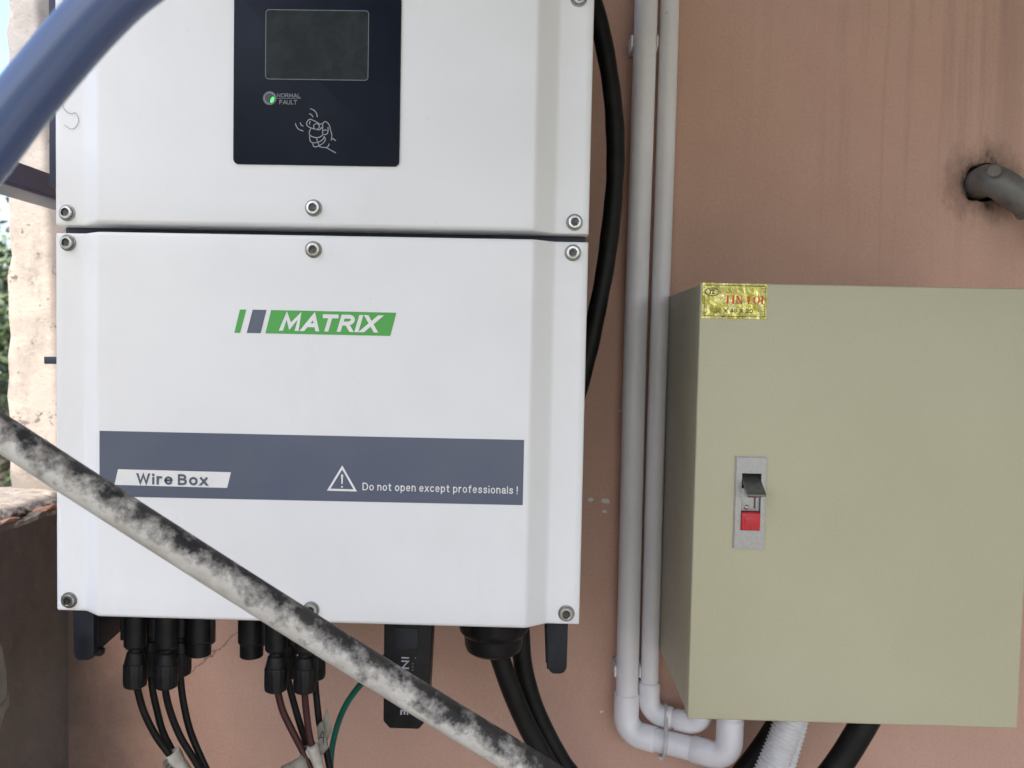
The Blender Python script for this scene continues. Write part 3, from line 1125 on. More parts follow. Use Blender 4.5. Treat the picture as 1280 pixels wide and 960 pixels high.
# mounting feet under the body
for x0, x1, b0, b1 in ((-0.3945, -0.3755, -0.3935, -0.3755), (0.0160, 0.0368, 0.0205, 0.0366)):
    ft = prism('mounting_foot', [(x0, 1.130), (x1, 1.130), (b1, 1.0745), (b1 - 0.002, 1.0705), (b1 - 0.0055, 1.069), (b0 + 0.004, 1.069), (b0 + 0.001, 1.0715), (b0, 1.0755)], 'y', -0.2495, -0.240, M_BLACK, inv, 0.0012)
    xm = x1 - 0.004 if x0 < -0.2 else x0 + 0.005
    prism('gusset', [(-0.241, 1.130), (-0.241, 1.0755), (-0.236, 1.0735), (-0.110, 1.086), (-0.100, 1.130)], 'x', xm - 0.0025, xm + 0.0025, M_BLACK, ft, 0.0008)
    lip = prism('foot_lip', [(-0.2405, 1.0695), (-0.2335, 1.0695), (-0.2315, 1.0725), (-0.2335, 1.0755), (-0.2405, 1.0755)], 'x', min(x0, x1) + 0.0035, x1 - 0.001 if x0 > -0.2 else x1 + 0.0018, M_BLACK, ft, 0.0008)


# cap screws
def make_screw():
    s = lathe('screw', [(0.0, 0.0), (0.0053, 0.0), (0.0053, 0.0034), (0.0049, 0.0040), (0.0034, 0.0041), (0.0032, 0.0039), (0.0030, 0.0018), (0.0, 0.0016)], (0, 0, 0), (0, -1, 0), M_STEEL, None, 36, 30, ribs=18, rib_depth=0.0003, rib_span=(0.001, 0.0035))
    lathe('washer', [(0.0053, 0.0), (0.0068, 0.0), (0.0068, 0.0008), (0.0053, 0.0010)], (0, 0, 0), (0, -1, 0), M_LEVER, s, 32, 30)
    sk_ = lathe('hex_socket', [(0.0030, 0.0024), (0.0022, 0.0023), (0.0, 0.0020)], (0, 0, 0), (0, -1, 0), M_SOCKET, s, 6, 20)
    return s


proto = make_screw()
spots = [(-0.3838, YF, 1.4526), (0.0329, YF, 1.4519), (-0.3832, YF, 1.4281), (0.0322, YF, 1.4273), (-0.3829, YF, 1.1302), (0.0338, YF, 1.1305),
         (0.0322, YF, 1.6304), (-0.3838, YF, 1.6304), (-0.1762, YR, 1.4576), (-0.1759, YR, 1.4245), (-0.1749, YR, 1.1325)]
for i, p in enumerate(spots):
    s = proto if i == 0 else proto.copy()
    if i:
        COL.objects.link(s)
        for ch in proto.children:
            c_ = ch.copy()
            COL.objects.link(c_)
            c_.parent = s
    s.parent = inv
    s.location = (p[0], p[1] + 0.0002, p[2])
    s.rotation_euler = (random.uniform(-0.05, 0.05), random.uniform(0, 6), random.uniform(-0.05, 0.05))

# display panel
dx0, dx1, dz0, dz1 = -0.2408, -0.1080, 1.4912, 1.625
r_ = 0.004
poly = []
for cx, cz, a0 in ((dx1 - r_, dz0 + r_, -90), (dx1 - r_, dz1 - r_, 0), (dx0 + r_, dz1 - r_, 90), (dx0 + r_, dz0 + r_, 180)):
    for k in range(7):
        a = math.radians(a0 + 15 * k)
        poly.append((cx + r_ * math.cos(a), cz + r_ * math.sin(a)))
dp = prism('display_panel', poly, 'y', YR + 0.0005, YR - 0.0012, M_ACRYL, inv, 0.0003)
YP = YR - 0.0014
sx0, sx1, sz0, sz1 = -0.2152, -0.1336, 1.5582, 1.6122


def rrect(x0, x1, z0, z1, r, n=6):
    out = []
    for cx, cz, a0 in ((x1 - r, z0 + r, -90), (x1 - r, z1 - r, 0), (x0 + r, z1 - r, 90), (x0 + r, z0 + r, 180)):
        for k in range(n + 1):
            a = math.radians(a0 + 90 * k / n)
            out.append((cx + r * math.cos(a), cz + r * math.sin(a)))
    return out


sheet('screen', [rrect(sx0, sx1, sz0, sz1, 0.0025)], YP, M_LCD, dp)
ribbon('screen_border', [rrect(sx0, sx1, sz0, sz1, 0.0025)], 0.0006, YP - 0.0002, M_GPRINT, dp, smooth=False, closed=True)
LX, LZ = -0.2117, 1.5432
circ = [(LX + 0.0045 * math.cos(a * math.pi / 16), LZ + 0.0045 * math.sin(a * math.pi / 16)) for a in range(32)]
ribbon('status_ring', [circ], 0.0017, YP - 0.0002, M_PPRINT if False else M_GPRINT, dp, smooth=False, closed=True)
sheet('status_window', [[(LX + (x - LX) * 0.8, LZ + (z - LZ) * 0.8) for x, z in circ]], YP, M_GHOST, dp)
sheet('status_light', [[(LX + 0.0021 + 0.0013 * math.cos(a) * 0.9 + 0.0007 * math.sin(a), LZ - 0.0012 + 0.0022 * math.sin(a)) for a in [i * math.pi / 10 for i in range(20)]]], YP - 0.0003, M_LED, dp)
lettering('lettering', 'NORMAL', -0.2060, -0.1872, 1.5440, 1.5472, YP, M_MPRINT, dp, weight=0.15)
lettering('lettering', 'FAULT', -0.2040, -0.1898, 1.5386, 1.5420, YP, M_MPRINT, dp, weight=0.15)
ribbon('status_rule', [[(-0.2066, 1.5431), (-0.1868, 1.5434)]], 0.0004, YP, M_GPRINT, dp, smooth=False)
hand = [[(650, 340), (690, 355), (725, 390), (740, 440)], [(640, 400), (665, 410), (688, 440)], [(475, 515), (490, 555), (520, 590), (572, 608)], [(533, 505), (545, 535), (572, 552)],
        [(800, 520), (770, 525), (750, 512), (700, 485), (650, 468), (625, 485), (610, 515), (620, 545), (660, 570), (740, 592), (775, 588), (795, 560)],
        [(655, 490), (645, 510), (650, 530)], [(765, 553), (755, 528), (730, 520), (705, 530), (695, 553), (705, 578), (730, 588), (755, 578), (765, 553)],
        [(803, 640), (805, 560), (805, 525), (820, 500), (850, 500), (885, 540), (900, 600), (915, 650), (915, 690), (908, 720)],
        [(868, 560), (870, 600), (860, 640), (830, 652), (808, 640)], [(815, 605), (835, 592), (855, 602)], [(915, 690), (940, 708), (965, 725)],
        [(660, 580), (645, 620), (650, 655), (690, 680), (740, 688), (790, 670), (815, 640)], [(650, 660), (650, 700), (665, 740), (710, 750), (770, 735), (810, 705), (825, 670)],
        [(735, 690), (740, 730), (755, 760), (765, 780)], [(685, 755), (695, 785), (715, 800), (760, 785), (810, 755), (840, 710), (825, 680)],
        [(760, 790), (800, 805), (850, 808), (905, 838), (965, 870)], [(855, 805), (875, 790), (885, 760)]]
ribbon('hand_symbol', [[(-0.2226 + cx / 1152 * 0.0764, 1.5572 - cz / 960 * 0.0628 + cx / 1152 * 0.001) for cx, cz in ln] for ln in hand], 0.00068, YP, M_PPRINT, dp)

# printing on the wire box
Y1, Y2 = YR - 0.00025, YR - 0.0005
sheet('green_stripe', [[(-0.2394, 1.3567), (-0.2347, 1.3567), (-0.2298, 1.3755), (-0.2349, 1.3755)]], Y1, M_GREEN, lo_c)
sheet('slate_stripe', [[(-0.2293, 1.3568), (-0.2180, 1.3568), (-0.2134, 1.3756), (-0.2246, 1.3756)]], Y1, M_SLATE, lo_c)
sheet('logo_plate', [[(-0.2142, 1.3568), (-0.1132, 1.3567), (-0.1086, 1.3754), (-0.2096, 1.3756)]], Y1, M_GREEN, lo_c)
lettering('logo_lettering', 'MATRIX', -0.2010, -0.1225, 1.3592, 1.3730, Y2, M_PRINT, lo_c, shear=0.22, weight=0.225, gap=0.34)
sheet('warning_band', [[(-0.3493, 1.2214), (-0.0041, 1.2226), (-0.0041, 1.2754), (-0.3493, 1.2750)]], Y1, M_SLATE, lo_c)
sheet('name_plate', [[(-0.3369, 1.2311), (-0.2444, 1.2308), (-0.2413, 1.2437), (-0.3339, 1.2440)]], Y2, M_PRINT, lo_c)
lettering('name_lettering', 'Wire Box', -0.3186, -0.2602, 1.2322, 1.2412, Y2 - 0.00025, M_SLATE, lo_c, weight=0.205, gap=0.36, space=0.24)
tri = [(-0.1507, 1.2498), (-0.1615, 1.2314), (-0.1399, 1.2313)]
ribbon('warning_triangle', [tri], 0.0017, Y2, M_PRINT, lo_c, smooth=False, closed=True)
sheet('warning_mark', [[(-0.1512, 1.2345 + 0.0018), (-0.1502, 1.2345 + 0.0018), (-0.1498, 1.2440), (-0.1516, 1.2440)],
                       [(-0.1514, 1.2333), (-0.1500, 1.2333), (-0.1500, 1.2346), (-0.1514, 1.2346)]], Y2, M_PRINT, lo_c)
lettering('warning_lettering', 'Do not open except professionals !', -0.1340, -0.0084, 1.2316, 1.2378, Y2, M_PRINT, lo_c, weight=0.13, gap=0.33, space=0.36)


# ports under the body
def blank_port(x, y):
    p_ = lathe('empty_port', [(0.0, 1.13), (0.0125, 1.13), (0.0125, 1.0690), (0.0118, 1.0680), (0.0108, 1.0680), (0.0108, 1.0555), (0.0100, 1.0545), (0.0, 1.0545)], (x, y, 0), (0, 0, 1), M_PLASTIC, inv, 28, 30)
    box('locking_tab', x + 0.0075, x + 0.0142, y - 0.004, y + 0.004, 1.066, 1.12, M_PLASTIC, p_, 0.0008)


blank_port(-0.3060, -0.19)
blank_port(-0.2565, -0.19)
gl = lathe('cable_gland', [(0.0, 1.130), (0.0345, 1.130), (0.0345, 1.0790), (0.0330, 1.0745), (0.0290, 1.0700), (0.0285, 1.0665), (0.0282, 1.0610), (0.0262, 1.0555), (0.0220, 1.0525), (0.0, 1.0525)], (-0.0305, -0.155, 0), (0, 0, 1), M_PLASTIC, inv, 40, 30, ribs=10, rib_depth=0.0012, rib_span=(1.078, 1.131))
box('port_plate', -0.372, -0.16, -0.235, -0.175, 1.108, 1.130, M_PLASTIC, inv, 0.001)

# wireless stick hanging from the body
dg_ = thing('data_stick', 'flat black plug-in data stick with white lettering hanging under the inverter', 'data stick')
px0, px1, qx0, qx1 = -0.1290, -0.0832, -0.1287, -0.0880
body = prism('stick_body', [(px0, 1.130), (px1, 1.130), (px1 + (qx1 - px1) * 0.9, 1.008), (qx1 - 0.0075, 0.9985), (qx0 + 0.0065, 0.9985), (qx0 + 0.0005, 1.005)], 'y', -0.210, -0.186, M_PLASTIC, dg_, 0.0014)
prism('grip_panel', [(-0.1192, 1.0925), (-0.0972, 1.0925), (-0.0972, 1.0755), (-0.0995, 1.0735), (-0.1172, 1.0735), (-0.1192, 1.0755)], 'y', -0.2095, -0.2112, M_BLACK, dg_, 0.0005)
lathe('stick_collar', [(0.0, 1.128), (0.0205, 1.128), (0.0205, 1.104), (0.0198, 1.102), (0.0, 1.102)], (-0.1062, -0.198, 0), (0, 0, 1), M_PLASTIC, dg_, 36, 30)
lettering('lettering', 'IN', -0.1122, -0.1052, 1.0545, 1.0655, -0.2103, M_PPRINT, dg_, weight=0.2, gap=0.32, turn=1)
lettering('lettering', 'TE', -0.1125, -0.1052, 1.0118, 1.0225, -0.2103, M_PPRINT, dg_, weight=0.2, gap=0.3, turn=1)
for a, z in ((0, 1.0590), (0, 1.0562), (0.0024, 1.0644), (0, 1.0533), (0, 1.0135)):
    sheet('small_print', [[(-0.1025 + a, z), (-0.1012 + a, z), (-0.1012 + a, z + 0.0010), (-0.1025 + a, z + 0.0010)]], -0.2103, M_GPRINT, dg_)

# ------------------------------------------------------------------ solar cables
F_, B_ = -0.22, -0.19


def solar_cable(x, y, path, mat, label):
    t = thing('solar_cable', label, 'cable', 'solar cables plugged in under the inverter')
    lathe('plug_body', [(0.0, 1.125), (0.0098, 1.125), (0.0098, 1.0735), (0.0085, 1.0715), (0.0062, 1.0708), (0.0060, 1.0680), (0.0072, 1.0668), (0.0092, 1.0590), (0.0092, 1.0572), (0.0, 1.0572)], (x, y, 0), (0, 0, 1), M_PLASTIC, t, 24, 30)
    box('latch', x - 0.0125, x - 0.009, y - 0.003, y + 0.003, 1.078, 1.112, M_PLASTIC, t, 0.0006)
    lathe('plug_nut', [(0.0, 1.0570), (0.0096, 1.0570), (0.0103, 1.0555), (0.0104, 1.0400), (0.0098, 1.0362), (0.0075, 1.0346), (0.0, 1.0346)], (x, y, 0), (0, 0, 1), M_PLASTIC, t, 48, 30, ribs=12, rib_depth=0.0005, rib_span=(1.039, 1.056))
    tube('wire', spline([(x, y, 1.045)] + path, 0.004), 0.0032, mat, t, 12)
    return t


def ext(path, dz=0.10, dx=0.05, dy=0.03):
    """let the cable hang on below the picture"""
    a = Vector(path[-1])
    return path + [tuple(a + Vector((dx * 0.5, dy * 0.4, -dz * 0.6))), tuple(a + Vector((dx * 0.6, dy, -dz * 1.6)))]


c1 = [(-0.3525, -0.216, 1.0304), (-0.3484, -0.212, 1.0080), (-0.3390, -0.208, 0.9839), (-0.3272, -0.204, 0.9635), (-0.3145, -0.200, 0.9390)]
c2 = [(-0.3507, -0.190, 1.0216), (-0.3465, -0.190, 1.0020), (-0.3401, -0.191, 0.9802), (-0.3291, -0.192, 0.9600), (-0.3143, -0.193, 0.9353)]
c3 = [(-0.3267, -0.216, 1.0297), (-0.3239, -0.212, 1.0087), (-0.3166, -0.208, 0.9846), (-0.3070, -0.204, 0.9641), (-0.2949, -0.200, 0.9396)]
c4 = [(-0.3233, -0.190, 1.0263), (-0.3207, -0.190, 1.0074), (-0.3150, -0.191, 0.9848), (-0.3056, -0.192, 0.9623), (-0.2923, -0.193, 0.9360)]
r1 = [(-0.2231, -0.216, 1.0298), (-0.2197, -0.212, 1.0119), (-0.2118, -0.208, 0.9916), (-0.2031, -0.204, 0.9712), (-0.1896, -0.200, 0.9392)]
r2 = [(-0.2209, -0.190, 1.0293), (-0.2160, -0.190, 1.0106), (-0.2088, -0.191, 0.9881), (-0.2017, -0.192, 0.9694), (-0.1883, -0.193, 0.9355)]
r3 = [(-0.1990, -0.216, 1.0306), (-0.1984, -0.212, 1.0125), (-0.1963, -0.208, 0.9883), (-0.1911, -0.204, 0.9640), (-0.1836, -0.200, 0.9356)]
r4 = [(-0.1960, -0.190, 1.0300), (-0.1941, -0.190, 1.0112), (-0.1907, -0.191, 0.9886), (-0.1843, -0.192, 0.9661), (-0.1755, -0.193, 0.9360)]
solar_cable(-0.3528, F_, ext(c1), M_RUBBER, 'black solar cable plugged in front row next to the gusseted foot')
solar_cable(-0.3525, B_, ext(c2), M_RUBBER, 'black solar cable plugged in back row next to the gusseted foot')
solar_cable(-0.3243, F_, ext(c3), M_RUBBER, 'black solar cable plugged in front row, second from the gusseted foot')
solar_cable(-0.3243, B_, ext(c4), M_RUBBER, 'black solar cable plugged in back row, second from the gusseted foot')
solar_cable(-0.2243, F_, ext(r1), M_REDWIRE, 'dark red solar cable running down to the folded paper tape')
solar_cable(-0.2240, B_, ext(r2), M_RUBBER, 'black solar cable behind the dark red one that meets the folded paper tape')
solar_cable(-0.1980, F_, ext(r3), M_REDWIRE, 'dark red solar cable beside the tag marked A')
solar_cable(-0.1970, B_, ext(r4), M_RUBBER, 'black solar cable wearing the tag marked A near the green wire')


# tape flags on the cables
def tape(name, label, wraps, flags, marks):
    t = thing(name, label, 'tape tag', 'paper tape tags on the solar cables')
    for a, b, r in wraps:
        A, B = Vector(a), Vector(b)
        n_ = 6
        tube('wrap', [A.lerp(B, k / n_) for k in range(n_ + 1)], r, M_TAPE, t, 14, radf=lambda i, L, r=r: r * (1 + 0.06 * math.sin(i * 2.1)))
    for pts in flags:
        bm = bmesh.new()
        P = [Vector(p) for p in pts]
        nn_ = ((P[1] - P[0]).cross(P[2] - P[0])).normalized() * 0.0003
        n1 = 8
        rows_ = []
        for i in range(n1 + 1):
            u = i / n1
            row = []
            for j in range(5):
                v = j / 4
                p = P[0].lerp(P[1], u).lerp(P[3].lerp(P[2], u), v)
                p += nn_ * 5 * math.sin(u * 3.1 + v * 1.3)
                row.append(bm.verts.new(p))
            rows_.append(row)
        for i in range(n1):
            for j in range(4):
                bm.faces.new((rows_[i][j], rows_[i + 1][j], rows_[i + 1][j + 1], rows_[i][j + 1]))
        r = bmesh.ops.solidify(bm, geom=bm.faces[:], thickness=0.0004)
        o = from_bm('flag', bm, M_TAPE, t, True)
    for ln in marks:
        tube('pen_stroke', spline(ln, 0.0008), 0.00045, M_PEN, t, 6)
    return t


tape('tape_tag', 'paper tape tag with pen marks round the two black cables nearest the gusseted foot',
     [((-0.3275, -0.201, 0.9655), (-0.3120, -0.198, 0.9345), 0.0078)],
     [((-0.3275, -0.2075, 0.9640), (-0.3330, -0.2075, 0.9600), (-0.330, -0.2055, 0.9300), (-0.3130, -0.2055, 0.9330))],
     [[(-0.3255, -0.2105, 0.9585), (-0.3285, -0.2103, 0.9570), (-0.3278, -0.2103, 0.9545)], [(-0.3245, -0.2105, 0.9565), (-0.3222, -0.2105, 0.9548), (-0.3240, -0.2105, 0.9535)], [(-0.3208, -0.2105, 0.9556), (-0.3192, -0.2103, 0.9535)]])
tape('tape_tag', 'paper tape tag marked A round the black cable beside the green wire',
     [((-0.1935, -0.2085, 0.9795), (-0.1880, -0.2045, 0.9585), 0.0050)],
     [((-0.1915, -0.2010, 0.9935), (-0.1868, -0.1985, 0.9985), (-0.1815, -0.1985, 0.9735), (-0.1880, -0.2040, 0.9640)), ((-0.1868, -0.1975, 0.9985), (-0.1838, -0.1935, 1.0085), (-0.1792, -0.1935, 0.9880), (-0.1825, -0.1975, 0.9760))],
     [[(-0.1889, -0.2040, 0.9832), (-0.1853, -0.2022, 0.9905), (-0.1845, -0.2035, 0.9800)], [(-0.1878, -0.2042, 0.9853), (-0.1850, -0.2035, 0.9850)]])
tape('tape_tag', 'folded blank paper tape round the first dark red and black cable pair',
     [((-0.2035, -0.199, 0.9725), (-0.1925, -0.196, 0.9420), 0.0070)],
     [((-0.2020, -0.2065, 0.9710), (-0.2230, -0.2065, 0.9585), (-0.220, -0.2045, 0.9330), (-0.1920, -0.2045, 0.9400))], [])

# other cables
tag(tube('earth_wire', spline([(-0.1080, -0.150, 1.118), (-0.1130, -0.150, 1.080), (-0.1228, -0.150, 1.0598), (-0.1406, -0.146, 1.0377), (-0.1603, -0.141, 1.0137), (-0.1753, -0.137, 0.9927), (-0.1857, -0.133, 0.9701), (-0.1929, -0.129, 0.9431), (-0.1961, -0.124, 0.9159), (-0.1977, -0.120, 0.8926), (-0.19, -0.10, 0.80)], 0.005), 0.0031, M_GREENWIRE, None, 12),
    'thin green earth wire curving down under the inverter', 'wire')
tag(tube('power_cable', spline([(-0.0360, -0.152, 1.0800), (-0.0323, -0.150, 1.0624), (-0.0250, -0.146, 1.0451), (-0.0117, -0.142, 1.0078), (0.0049, -0.138, 0.9700), (0.0233, -0.134, 0.9360), (0.0386, -0.130, 0.9056), (0.06, -0.12, 0.82)], 0.006), 0.0098, M_RUBBER, None, 18),
    'thick black power cable coming out of the round cable gland', 'cable')
tag(tube('power_cable', spline([(-0.0085, -0.098, 1.1340), (-0.0060, -0.105, 1.0774), (-0.0045, -0.108, 1.0527), (-0.0010, -0.108, 1.0198), (0.0095, -0.108, 0.9828), (0.0245, -0.108, 0.9500), (0.0420, -0.108, 0.9196), (0.0571, -0.108, 0.8967), (0.08, -0.10, 0.82)], 0.006), 0.0098, M_RUBBER, None, 18),
    'thick black power cable hanging down behind the cable gland', 'cable')


def worn(i, L):
    return 0.0093 + 0.00025 * math.sin(L * 60) + 0.0002 * math.sin(L * 171)


tag(tube('looped_cable', spline([(0.010, -0.100, 1.790), (0.0324, -0.100, 1.7466), (0.0492, -0.100, 1.7153), (0.0590, -0.100, 1.6839), (0.0676, -0.100, 1.6523), (0.0765, -0.100, 1.6048), (0.0808, -0.100, 1.5570), (0.0806, -0.100, 1.5088), (0.0746, -0.100, 1.4402), (0.0654, -0.100, 1.3831), (0.0548, -0.100, 1.3298), (0.0440, -0.105, 1.2903), (0.025, -0.115, 1.262)], 0.006), 0.0093, M_RUBBER, None, 18, radf=worn),
    'thick black cable bowing out between the inverter and the white conduits', 'cable')

# ------------------------------------------------------------------ white conduits
PX, PY = 0.1166, -0.022
P1 = (PX, PY, 0.9155)
P1b = (0.2206, -0.076, 0.9155)
t = thing('conduit_pipe', 'thicker white plastic conduit rising beside the inverter and turning up into the cabinet', 'conduit', 'white plastic conduits')
d1 = (Vector(P1b) - Vector(P1)).normalized()
R1, E1 = 0.0127, 0.0142
tube('pipe', spline([(PX + 0.001, PY, 2.72), (PX + 0.0022, PY, 2.2), (PX + 0.0008, PY, 1.685), (PX - 0.0012, PY - 0.001, 1.34), (PX, PY, 0.985), (PX, PY, 0.95)], 0.03), R1, M_PVC, t, 28)
tube('pipe', [Vector(P1) + d1 * 0.02, Vector(P1b) - d1 * 0.02], R1, M_PVC, t, 28)
tube('pipe', [Vector(P1b) + Vector((0, 0, 0.02)), Vector((P1b[0], P1b[1], 1.0110))], R1, M_PVC, t, 28)


def elbow(a, c, b, la, lb, r, parent, bendr=0.019):
    a, c, b = Vector(a), Vector(c), Vector(b)
    da, db = (a - c).normalized(), (b - c).normalized()
    A, B = c + da * la, c + db * lb
    pth = bend([A + da * -0.0008, c, B + db * -0.0008], [bendr], 12)
    pth = [A] + pth + [B]
    n_ = len(pth)

    def rf(i, L):
        if i in (0, n_ - 1):
            return r * 0.955
        return r
    return tube('elbow', pth, r, M_PVC, parent, 32, radf=rf, deg=40)


elbow((PX, PY, 2), P1, P1b, 0.0455, 0.036, E1, t)
elbow(P1, P1b, (P1b[0], P1b[1], 2), 0.040, 0.044, E1, t)
QX, QY = 0.1422, -0.0195
Q1 = (QX, QY, 0.9385)
Q1b = (0.1960, -0.0495, 0.9385)
t2 = thing('conduit_pipe', 'thinner white plastic conduit running between the thicker one and the cabinet', 'conduit', 'white plastic conduits')
R2, E2 = 0.0103, 0.0120
d2 = (Vector(Q1b) - Vector(Q1)).normalized()
tube('pipe', spline([(QX + 0.001, QY, 2.72), (QX + 0.0015, QY, 2.2), (QX + 0.0014, QY, 1.62), (QX - 0.0006, QY - 0.001, 1.25), (QX, QY, 0.985), (QX, QY, 0.96)], 0.03), R2, M_PVC, t2, 28)
tube('pipe', [Vector(Q1) + d2 * 0.02, Vector(Q1b) - d2 * 0.01], R2, M_PVC, t2, 28)
tube('pipe', [Vector(Q1b) + Vector((0, 0, 0.015)), Vector((Q1b[0], Q1b[1], 1.0110))], R2, M_PVC, t2, 28)
elbow((QX, QY, 2), Q1, Q1b, 0.0355, 0.0290, E2, t2, 0.016)
elbow(Q1, Q1b, (Q1b[0], Q1b[1], 2), 0.0295, 0.033, E2, t2, 0.016)
# pipe clips
for z, lab in ((1.685, 'small white clip high up on the thicker conduit'), (0.9865, 'small white clip low down on the thicker conduit just above its elbow')):
    ct = thing('pipe_clip', lab, 'pipe clip', 'clips holding the thicker conduit')
    box('base', PX - 0.0125, PX + 0.0125, -0.009, 0.0, z - 0.0085, z + 0.0085, M_PVC, ct, 0.001)
    for s in (-1, 1):
        o = prism('arm', [(-0.0005, z - 0.008), (-0.020, z - 0.008), (-0.0285, z - 0.005), (-0.0285, z + 0.0065), (-0.020, z + 0.008), (-0.0005, z + 0.008)], 'x', PX + s * 0.0129, PX + s * (0.0150 if s < 0 else 0.0146), M_PVC, ct, 0.0004)
# cable tie lashing the two together
xt = 0.1570
f_ = (xt - PX) / (P1b[0] - PX)
ya = PY + (P1b[1] - PY) * f_
f_ = (xt - QX) / (Q1b[0] - QX)
yb_ = QY + (Q1b[1] - QY) * f_
pts = []
for (cy, cz, r) in ((ya, P1[2], 0.0150), (yb_, Q1[2], 0.0130)):
    pts += [(cy + r * math.cos(k * math.pi / 24), cz + r * math.sin(k * math.pi / 24)) for k in range(48)]
pts = sorted(set((round(a, 6), round(b, 6)) for a, b in pts))


def half_hull(P):
    H = []
    for p in P:
        while len(H) > 1 and (H[-1][0] - H[-2][0]) * (p[1] - H[-2][1]) - (H[-1][1] - H[-2][1]) * (p[0] - H[-2][0]) <= 0:
            H.pop()
        H.append(p)
    return H


hull = half_hull(pts)[:-1] + half_hull(pts[::-1])[:-1]
bm = bmesh.new()
cyc = sum(p[0] for p in hull) / len(hull)
czc = sum(p[1] for p in hull) / len(hull)
rows = []
for y, z in hull:
    dv = Vector((0, y - cyc, z - czc)).normalized() * 0.0012
    p = Vector((xt - (z - czc) * -0.10, y, z))
    rows.append([bm.verts.new(p + Vector((sx, 0, 0)) + dv * k) for sx, k in ((-0.0021, 0), (0.0021, 0), (0.0021, 1), (-0.0021, 1))])
for i in range(len(rows)):
    A, B = rows[i], rows[(i + 1) % len(rows)]
    for k in range(4):
        bm.faces.new((A[k], A[(k + 1) % 4], B[(k + 1) % 4], B[k]))
tie = thing('cable_tie', 'thin nylon cable tie lashing the two white conduits together below the cabinet', 'cable tie')
from_bm('strap', bm, M_TIE, tie)
box('tie_head', xt - 0.0062, xt - 0.0012, ya - 0.0035, ya + 0.0020, P1[2] - 0.0195, P1[2] - 0.0148, M_TIE, tie, 0.0006)

# ------------------------------------------------------------------ metal cabinet
CX0, CX1, CZ0, CZ1 = 0.1509, 0.4509, 1.0113, 1.4113
cab = thing('metal_cabinet', 'beige grey sheet metal electrical cabinet with lever lock and gold foil sticker', 'cabinet')
box('door_gasket', CX0 + 0.004, CX1 - 0.004, -0.1862, -0.1830, CZ0 + 0.004, CZ1 - 0.004, M_RUBBER, cab)
box('cabinet_body', CX0 + 0.0012, CX1 - 0.0012, -0.1838, 0.0, CZ0 + 0.0012, CZ1 - 0.0012, M_CAB, cab, 0.0012)
KX0, KX1, KZ0, KZ1 = 0.1932, 0.2106, 1.1880, 1.2400      # lock opening
bm = bmesh.new()
O, I, Ob, Ib = frame_ring(bm, (CX0, CX1, CZ0, CZ1), (KX0 - 0.001, KX1 + 0.001, KZ0 - 0.001, KZ1 + 0.001), -0.2, -0.1855, -0.1875, back=True)
bm.faces.new(Ob)
oe = []
for k in range(4):
    oe.append(bm.edges.get((O[k], O[(k + 1) % 4])))
    oe.append(bm.edges.get((O[k], Ob[k])))
bmesh.ops.bevel(bm, geom=oe, offset=0.0016, segments=3, affect='EDGES', profile=0.5)
door = auto_smooth(from_bm('cabinet_door', bm, M_CAB, cab), 40)
# lock
bm = bmesh.new()
O, I, Ob, Ib = frame_ring(bm, (0.1871, 0.2152, 1.1709, 1.2551), (KX0, KX1, KZ0, KZ1), -0.2022, -0.1998, -0.1900)
bmesh.ops.bevel(bm, geom=[bm.edges.get((O[k], O[(k + 1) % 4])) for k in range(4)], offset=0.0008, segments=2, affect='EDGES')
lock = from_bm('lock_plate', bm, M_ZINC, cab)
box('lock_inner_plate', KX0 + 0.0002, KX1 - 0.0002, -0.2003, -0.190, 1.2052, 1.2262, M_ZINC, lock, 0.0004)
prism('lock_slot', [(0.2050, 1.2080), (0.2066, 1.2080), (0.2066, 1.2200), (0.2050, 1.2200)], 'y', -0.2000, -0.2006, M_SOCKET, lock)
lathe('rivet', [(0.0021, 0.0), (0.0019, 0.0008), (0.0011, 0.0014), (0.0, 0.0016)], (0.1985, -0.2003, 1.2088), (0, -1, 0), M_STEEL, lock, 16, 60)
lv = prism('lock_lever', [(-0.1915, 1.2392), (-0.1935, 1.2395), (-0.2190, 1.2262), (-0.2222, 1.2240), (-0.2218, 1.2224), (-0.2160, 1.2238), (-0.1930, 1.2362), (-0.1915, 1.2372)], 'x', KX0 + 0.0006, KX1 - 0.0006, M_LEVER, lock, 0.0003)
prism('lever_lip', [(-0.2195, 1.2232), (-0.2175, 1.2236), (-0.2140, 1.2212), (-0.2155, 1.2203)], 'x', KX0 + 0.0022, KX1 - 0.0030, M_STEEL, lv, 0.0003)
box('release_button', KX0 + 0.0002, KX1 - 0.0002, -0.2048, -0.190, 1.1884, 1.2046, M_RED, lock, 0.0013, 3)
box('button_pad', KX0 + 0.0030, KX1 - 0.0030, -0.2053, -0.2040, 1.1914, 1.2016, M_RED, lock, 0.0005)
# foil sticker
sx0, sx1, sz0, sz1 = 0.1526, 0.2106, 1.3792, 1.4110
bm = bmesh.new()
nx_, nz2_ = 24, 14
G = []
for j in range(nz2_ + 1):
    row = []
    for i in range(nx_ + 1):
        x = sx0 + (sx1 - sx0) * i / nx_
        z = sz0 + (sz1 - sz0) * j / nz2_
        row.append(bm.verts.new((x, -0.20035 - 0.00012 * abs(noise.noise(Vector((x * 220, 1, z * 220)))), z)))
    G.append(row)
for j in range(nz2_):
    for i in range(nx_):
        bm.faces.new((G[j][i], G[j][i + 1], G[j + 1][i + 1], G[j + 1][i]))
st_ = from_bm('foil_sticker', bm, M_FOIL, door)
st_['label'] = 'crinkled gold foil sticker with red and dark print'
for p in st_.data.polygons:
    if p.normal.y > 0:
        p.flip()
# its print
YS = -0.2006
